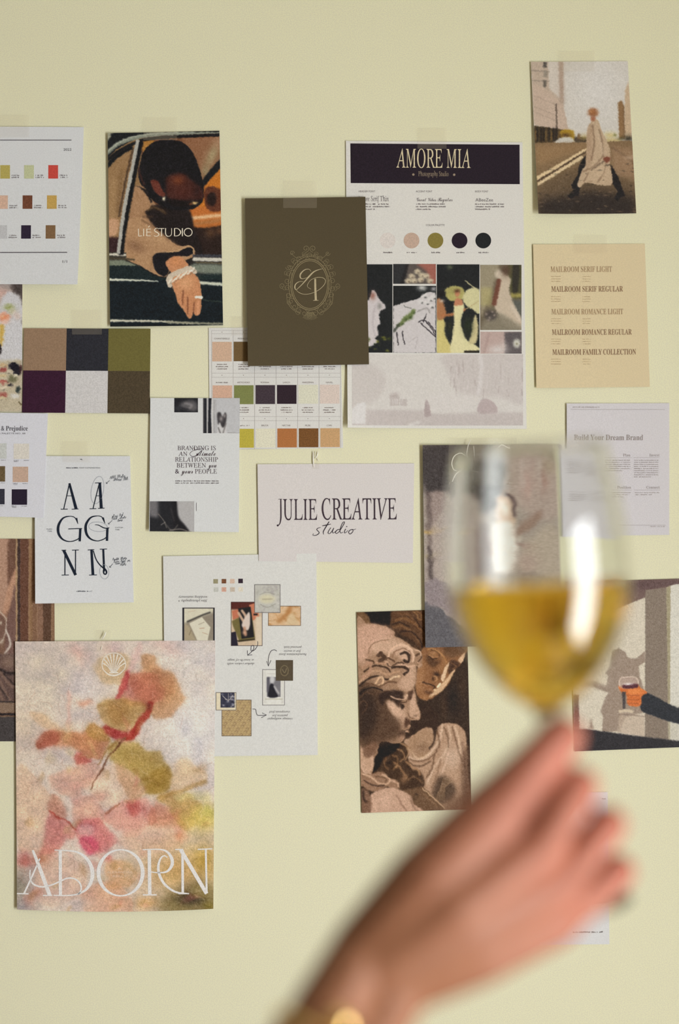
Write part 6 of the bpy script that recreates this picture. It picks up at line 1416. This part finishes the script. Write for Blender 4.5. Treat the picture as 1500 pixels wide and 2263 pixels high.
def ball_tube(bm, pts, seg=18):
    """rounded, tapering limb along joints: (point, radius)"""
    P = [(Vector(p), r) for p, r in pts]
    for (a, ra), (c, rc) in zip(P[:-1], P[1:]):
        n = max(2, int((c - a).length / (0.3 * max(ra, rc))) + 1)
        for i in range(n + 1):
            t_ = i / n
            m = Matrix.Translation(a.lerp(c, t_))
            bmesh.ops.create_icosphere(bm, subdivisions=2, radius=ra * (1 - t_) + rc * t_, matrix=m)
def J(px, py, d, r): return (P3(px, py, d), r * 0.001)
LIMBS = [
    # forearm and upper arm, running out of the picture low on the left
    [J(802, 2098, .580, 13.5), J(690, 2300, .560, 16), J(560, 2520, .525, 21), J(300, 2960, .41, 30)],
    [J(880, 2186, .583, 13.0), J(772, 2352, .563, 16), J(640, 2590, .525, 21), J(330, 3000, .41, 30)],
    [J(310, 2980, .41, 33), J(-500, 3500, .40, 38), J(-1300, 3400, .44, 44)],
    # back of the hand
    [J(804, 2098, .580, 14), J(942, 1942, .585, 15.5), J(1088, 1796, .597, 14.2)],
    [J(838, 2130, .577, 13), J(1000, 2010, .580, 13), J(1178, 1880, .594, 11.5)],
    [J(858, 2155, .578, 13), J(1030, 2060, .584, 12.5), J(1228, 1955, .600, 11)],
    [J(878, 2180, .583, 12.5), J(1050, 2104, .592, 14.5), J(1222, 2026, .610, 13)],
    [J(900, 2080, .600, 14), J(1050, 1990, .608, 14), J(1150, 1920, .615, 12)],
    # fingers: knuckle, middle joint, end joint, tip
    [J(1086, 1796, .597, 13.5), J(1162, 1710, .600, 10.8), J(1240, 1628, .610, 9.9), J(1212, 1640, .650, 8.0), J(1192, 1684, .6705, 7.0)],
    [J(1178, 1880, .594, 12), J(1232, 1806, .596, 10), J(1278, 1738, .604, 9.2), J(1264, 1752, .648, 8.2), J(1234, 1786, .669, 7.2)],
    [J(1228, 1955, .600, 10.6), J(1290, 1884, .604, 8.8), J(1344, 1822, .612, 8.6), J(1322, 1846, .656, 7.8), J(1270, 1886, .668, 6.9)],
    [J(1222, 2024, .610, 11.6), J(1302, 1976, .618, 9.2), J(1366, 1926, .626, 8.2), J(1344, 1934, .662, 6.8), J(1298, 1944, .669, 6.0)],
    # thumb on the far side of the stem
    [J(900, 2040, .606, 15), J(1030, 1910, .640, 12.5), J(1134, 1806, .668, 11.5), J(1196, 1712, .6925, 8.6)],
]
bm = bmesh.new()
for L_ in LIMBS: ball_tube(bm, L_)
me = bpy.data.meshes.new('person'); bm.to_mesh(me); bm.free()
person = bpy.data.objects.new('person', me); COL.objects.link(person)
rm = person.modifiers.new('skin_surface', 'REMESH'); rm.mode = 'VOXEL'; rm.voxel_size = 0.0016
sm = person.modifiers.new('smooth', 'SMOOTH'); sm.factor = 0.5; sm.iterations = 6
dg = bpy.context.evaluated_depsgraph_get()
me2 = bpy.data.meshes.new_from_object(person.evaluated_get(dg))
person.modifiers.clear(); person.data = me2; bpy.data.meshes.remove(me)
me2.name = 'person'; me2.materials.clear(); me2.materials.append(SKIN)
nv = len(me2.vertices); co = np.empty(nv * 3, np.float32); me2.vertices.foreach_get('co', co); co = co.reshape(-1, 3)
me2.polygons.foreach_set('use_smooth', np.ones(len(me2.polygons), bool))
wr, kn = np.array(P3(900, 2110, .58)), np.array(P3(1300, 1800, .61))
ax = (kn - wr) / np.linalg.norm(kn - wr); L_ = np.linalg.norm(kn - wr)
t = np.clip(((co - wr) @ ax) / L_, 0, 1)[:, None] ** 1.3
tone = np.array([0.255, 0.108, 0.056]) * (1 - t) + np.array([0.38, 0.130, 0.086]) * t
for L2 in LIMBS[8:12]:
    for p, r in L2[0:1] + L2[2:3]:
        d = np.linalg.norm(co - np.array(p), axis=1)[:, None]; w_ = np.exp(-(d / 0.010) ** 2) * .3
        tone = tone * (1 - w_) + np.array([0.40, 0.11, 0.07]) * w_
ca = me2.color_attributes.new('skin_tone', 'FLOAT_COLOR', 'POINT'); rgba = np.ones((nv, 4), np.float32); rgba[:, :3] = tone; ca.data.foreach_set('color', rgba.reshape(-1))
tag(person, 'person whose bare forearm and hand pinch the wine glass stem, back of hand outward', 'person')
# fingernails on the tips that close round the stem
NAIL = principled('fingernail', (0.78, 0.5, 0.42), 0.3, 0.5)
for L2 in LIMBS[8:13]:
    (p1, r1), (p2, r2) = L2[-2], L2[-1]
    d = (p2 - p1).normalized(); outw = (Vector((0, 1, 0)) - d * d.y).normalized()
    c = p2 + outw * (r2 * 0.80)
    V, F = [], []; n = 7; side = d.cross(outw)
    for h_ in (0.0, 0.0006):
        for j in range(n):
            for i in range(n):
                u, v = i / (n - 1) - .5, j / (n - 1) - .5
                w_ = r2 * 1.25 * (1 - 0.25 * (2 * v) ** 2)
                V.append(c + side * (u * w_) + d * (v * r2 * 1.7) + outw * (h_ + r2 * .28 * (1 - (2 * u) ** 2) * .6))
    for j in range(n - 1):
        for i in range(n - 1):
            a_ = j * n + i; F.append((a_, a_ + 1, a_ + n + 1, a_ + n)); F.append((a_ + n * n, a_ + n + n * n, a_ + n + 1 + n * n, a_ + 1 + n * n))
    link_mesh('fingernail', V, F, NAIL, person, True)

# ------------------------------------------------------------------ gold bracelet at the wrist
GOLD = principled('polished_gold', (0.95, 0.66, 0.26), 0.22, 0.5, Metallic=1.0)
bc = (P3(700, 2310, .561) + P3(765, 2360, .564)) / 2
fa = (P3(816, 2112, .58) - P3(700, 2300, .56)).normalized()
s1 = (P3(772, 2352, .563) - P3(700, 2300, .56)); s1 = (s1 - fa * s1.dot(fa)).normalized(); s2 = fa.cross(s1).normalized()
if s2.y > 0: s2 = -s2
V, F = [], []; N1, N2 = 80, 10
for i in range(N1):
    a = 2 * math.pi * i / N1; rad = s1 * math.cos(a) * 0.0275 + s2 * math.sin(a) * 0.0195; o_ = rad.normalized()
    for j in range(N2):
        t_ = 2 * math.pi * j / N2; V.append(bc + rad + o_ * math.cos(t_) * .0016 + fa * math.sin(t_) * .0020)
for i in range(N1):
    for j in range(N2): F.append((i * N2 + j, ((i + 1) % N1) * N2 + j, ((i + 1) % N1) * N2 + (j + 1) % N2, i * N2 + (j + 1) % N2))
br = link_mesh('bracelet', V, F, GOLD, None, True)
tag(br, 'thin gold bracelet round the wrist at the bottom edge of the picture', 'bracelet')
bm = bmesh.new()
cc = P3(752, 2262, .541)  # added bead, standing in for the blurred highlight on the gold
bmesh.ops.create_uvsphere(bm, u_segments=24, v_segments=16, radius=0.0054, matrix=Matrix.Translation(cc))
me = bpy.data.meshes.new('glint_bead'); bm.to_mesh(me); bm.free(); me.materials.append(GOLD)
me.polygons.foreach_set('use_smooth', [True] * len(me.polygons))
ch = bpy.data.objects.new('glint_bead', me); COL.objects.link(ch); ch.parent = br
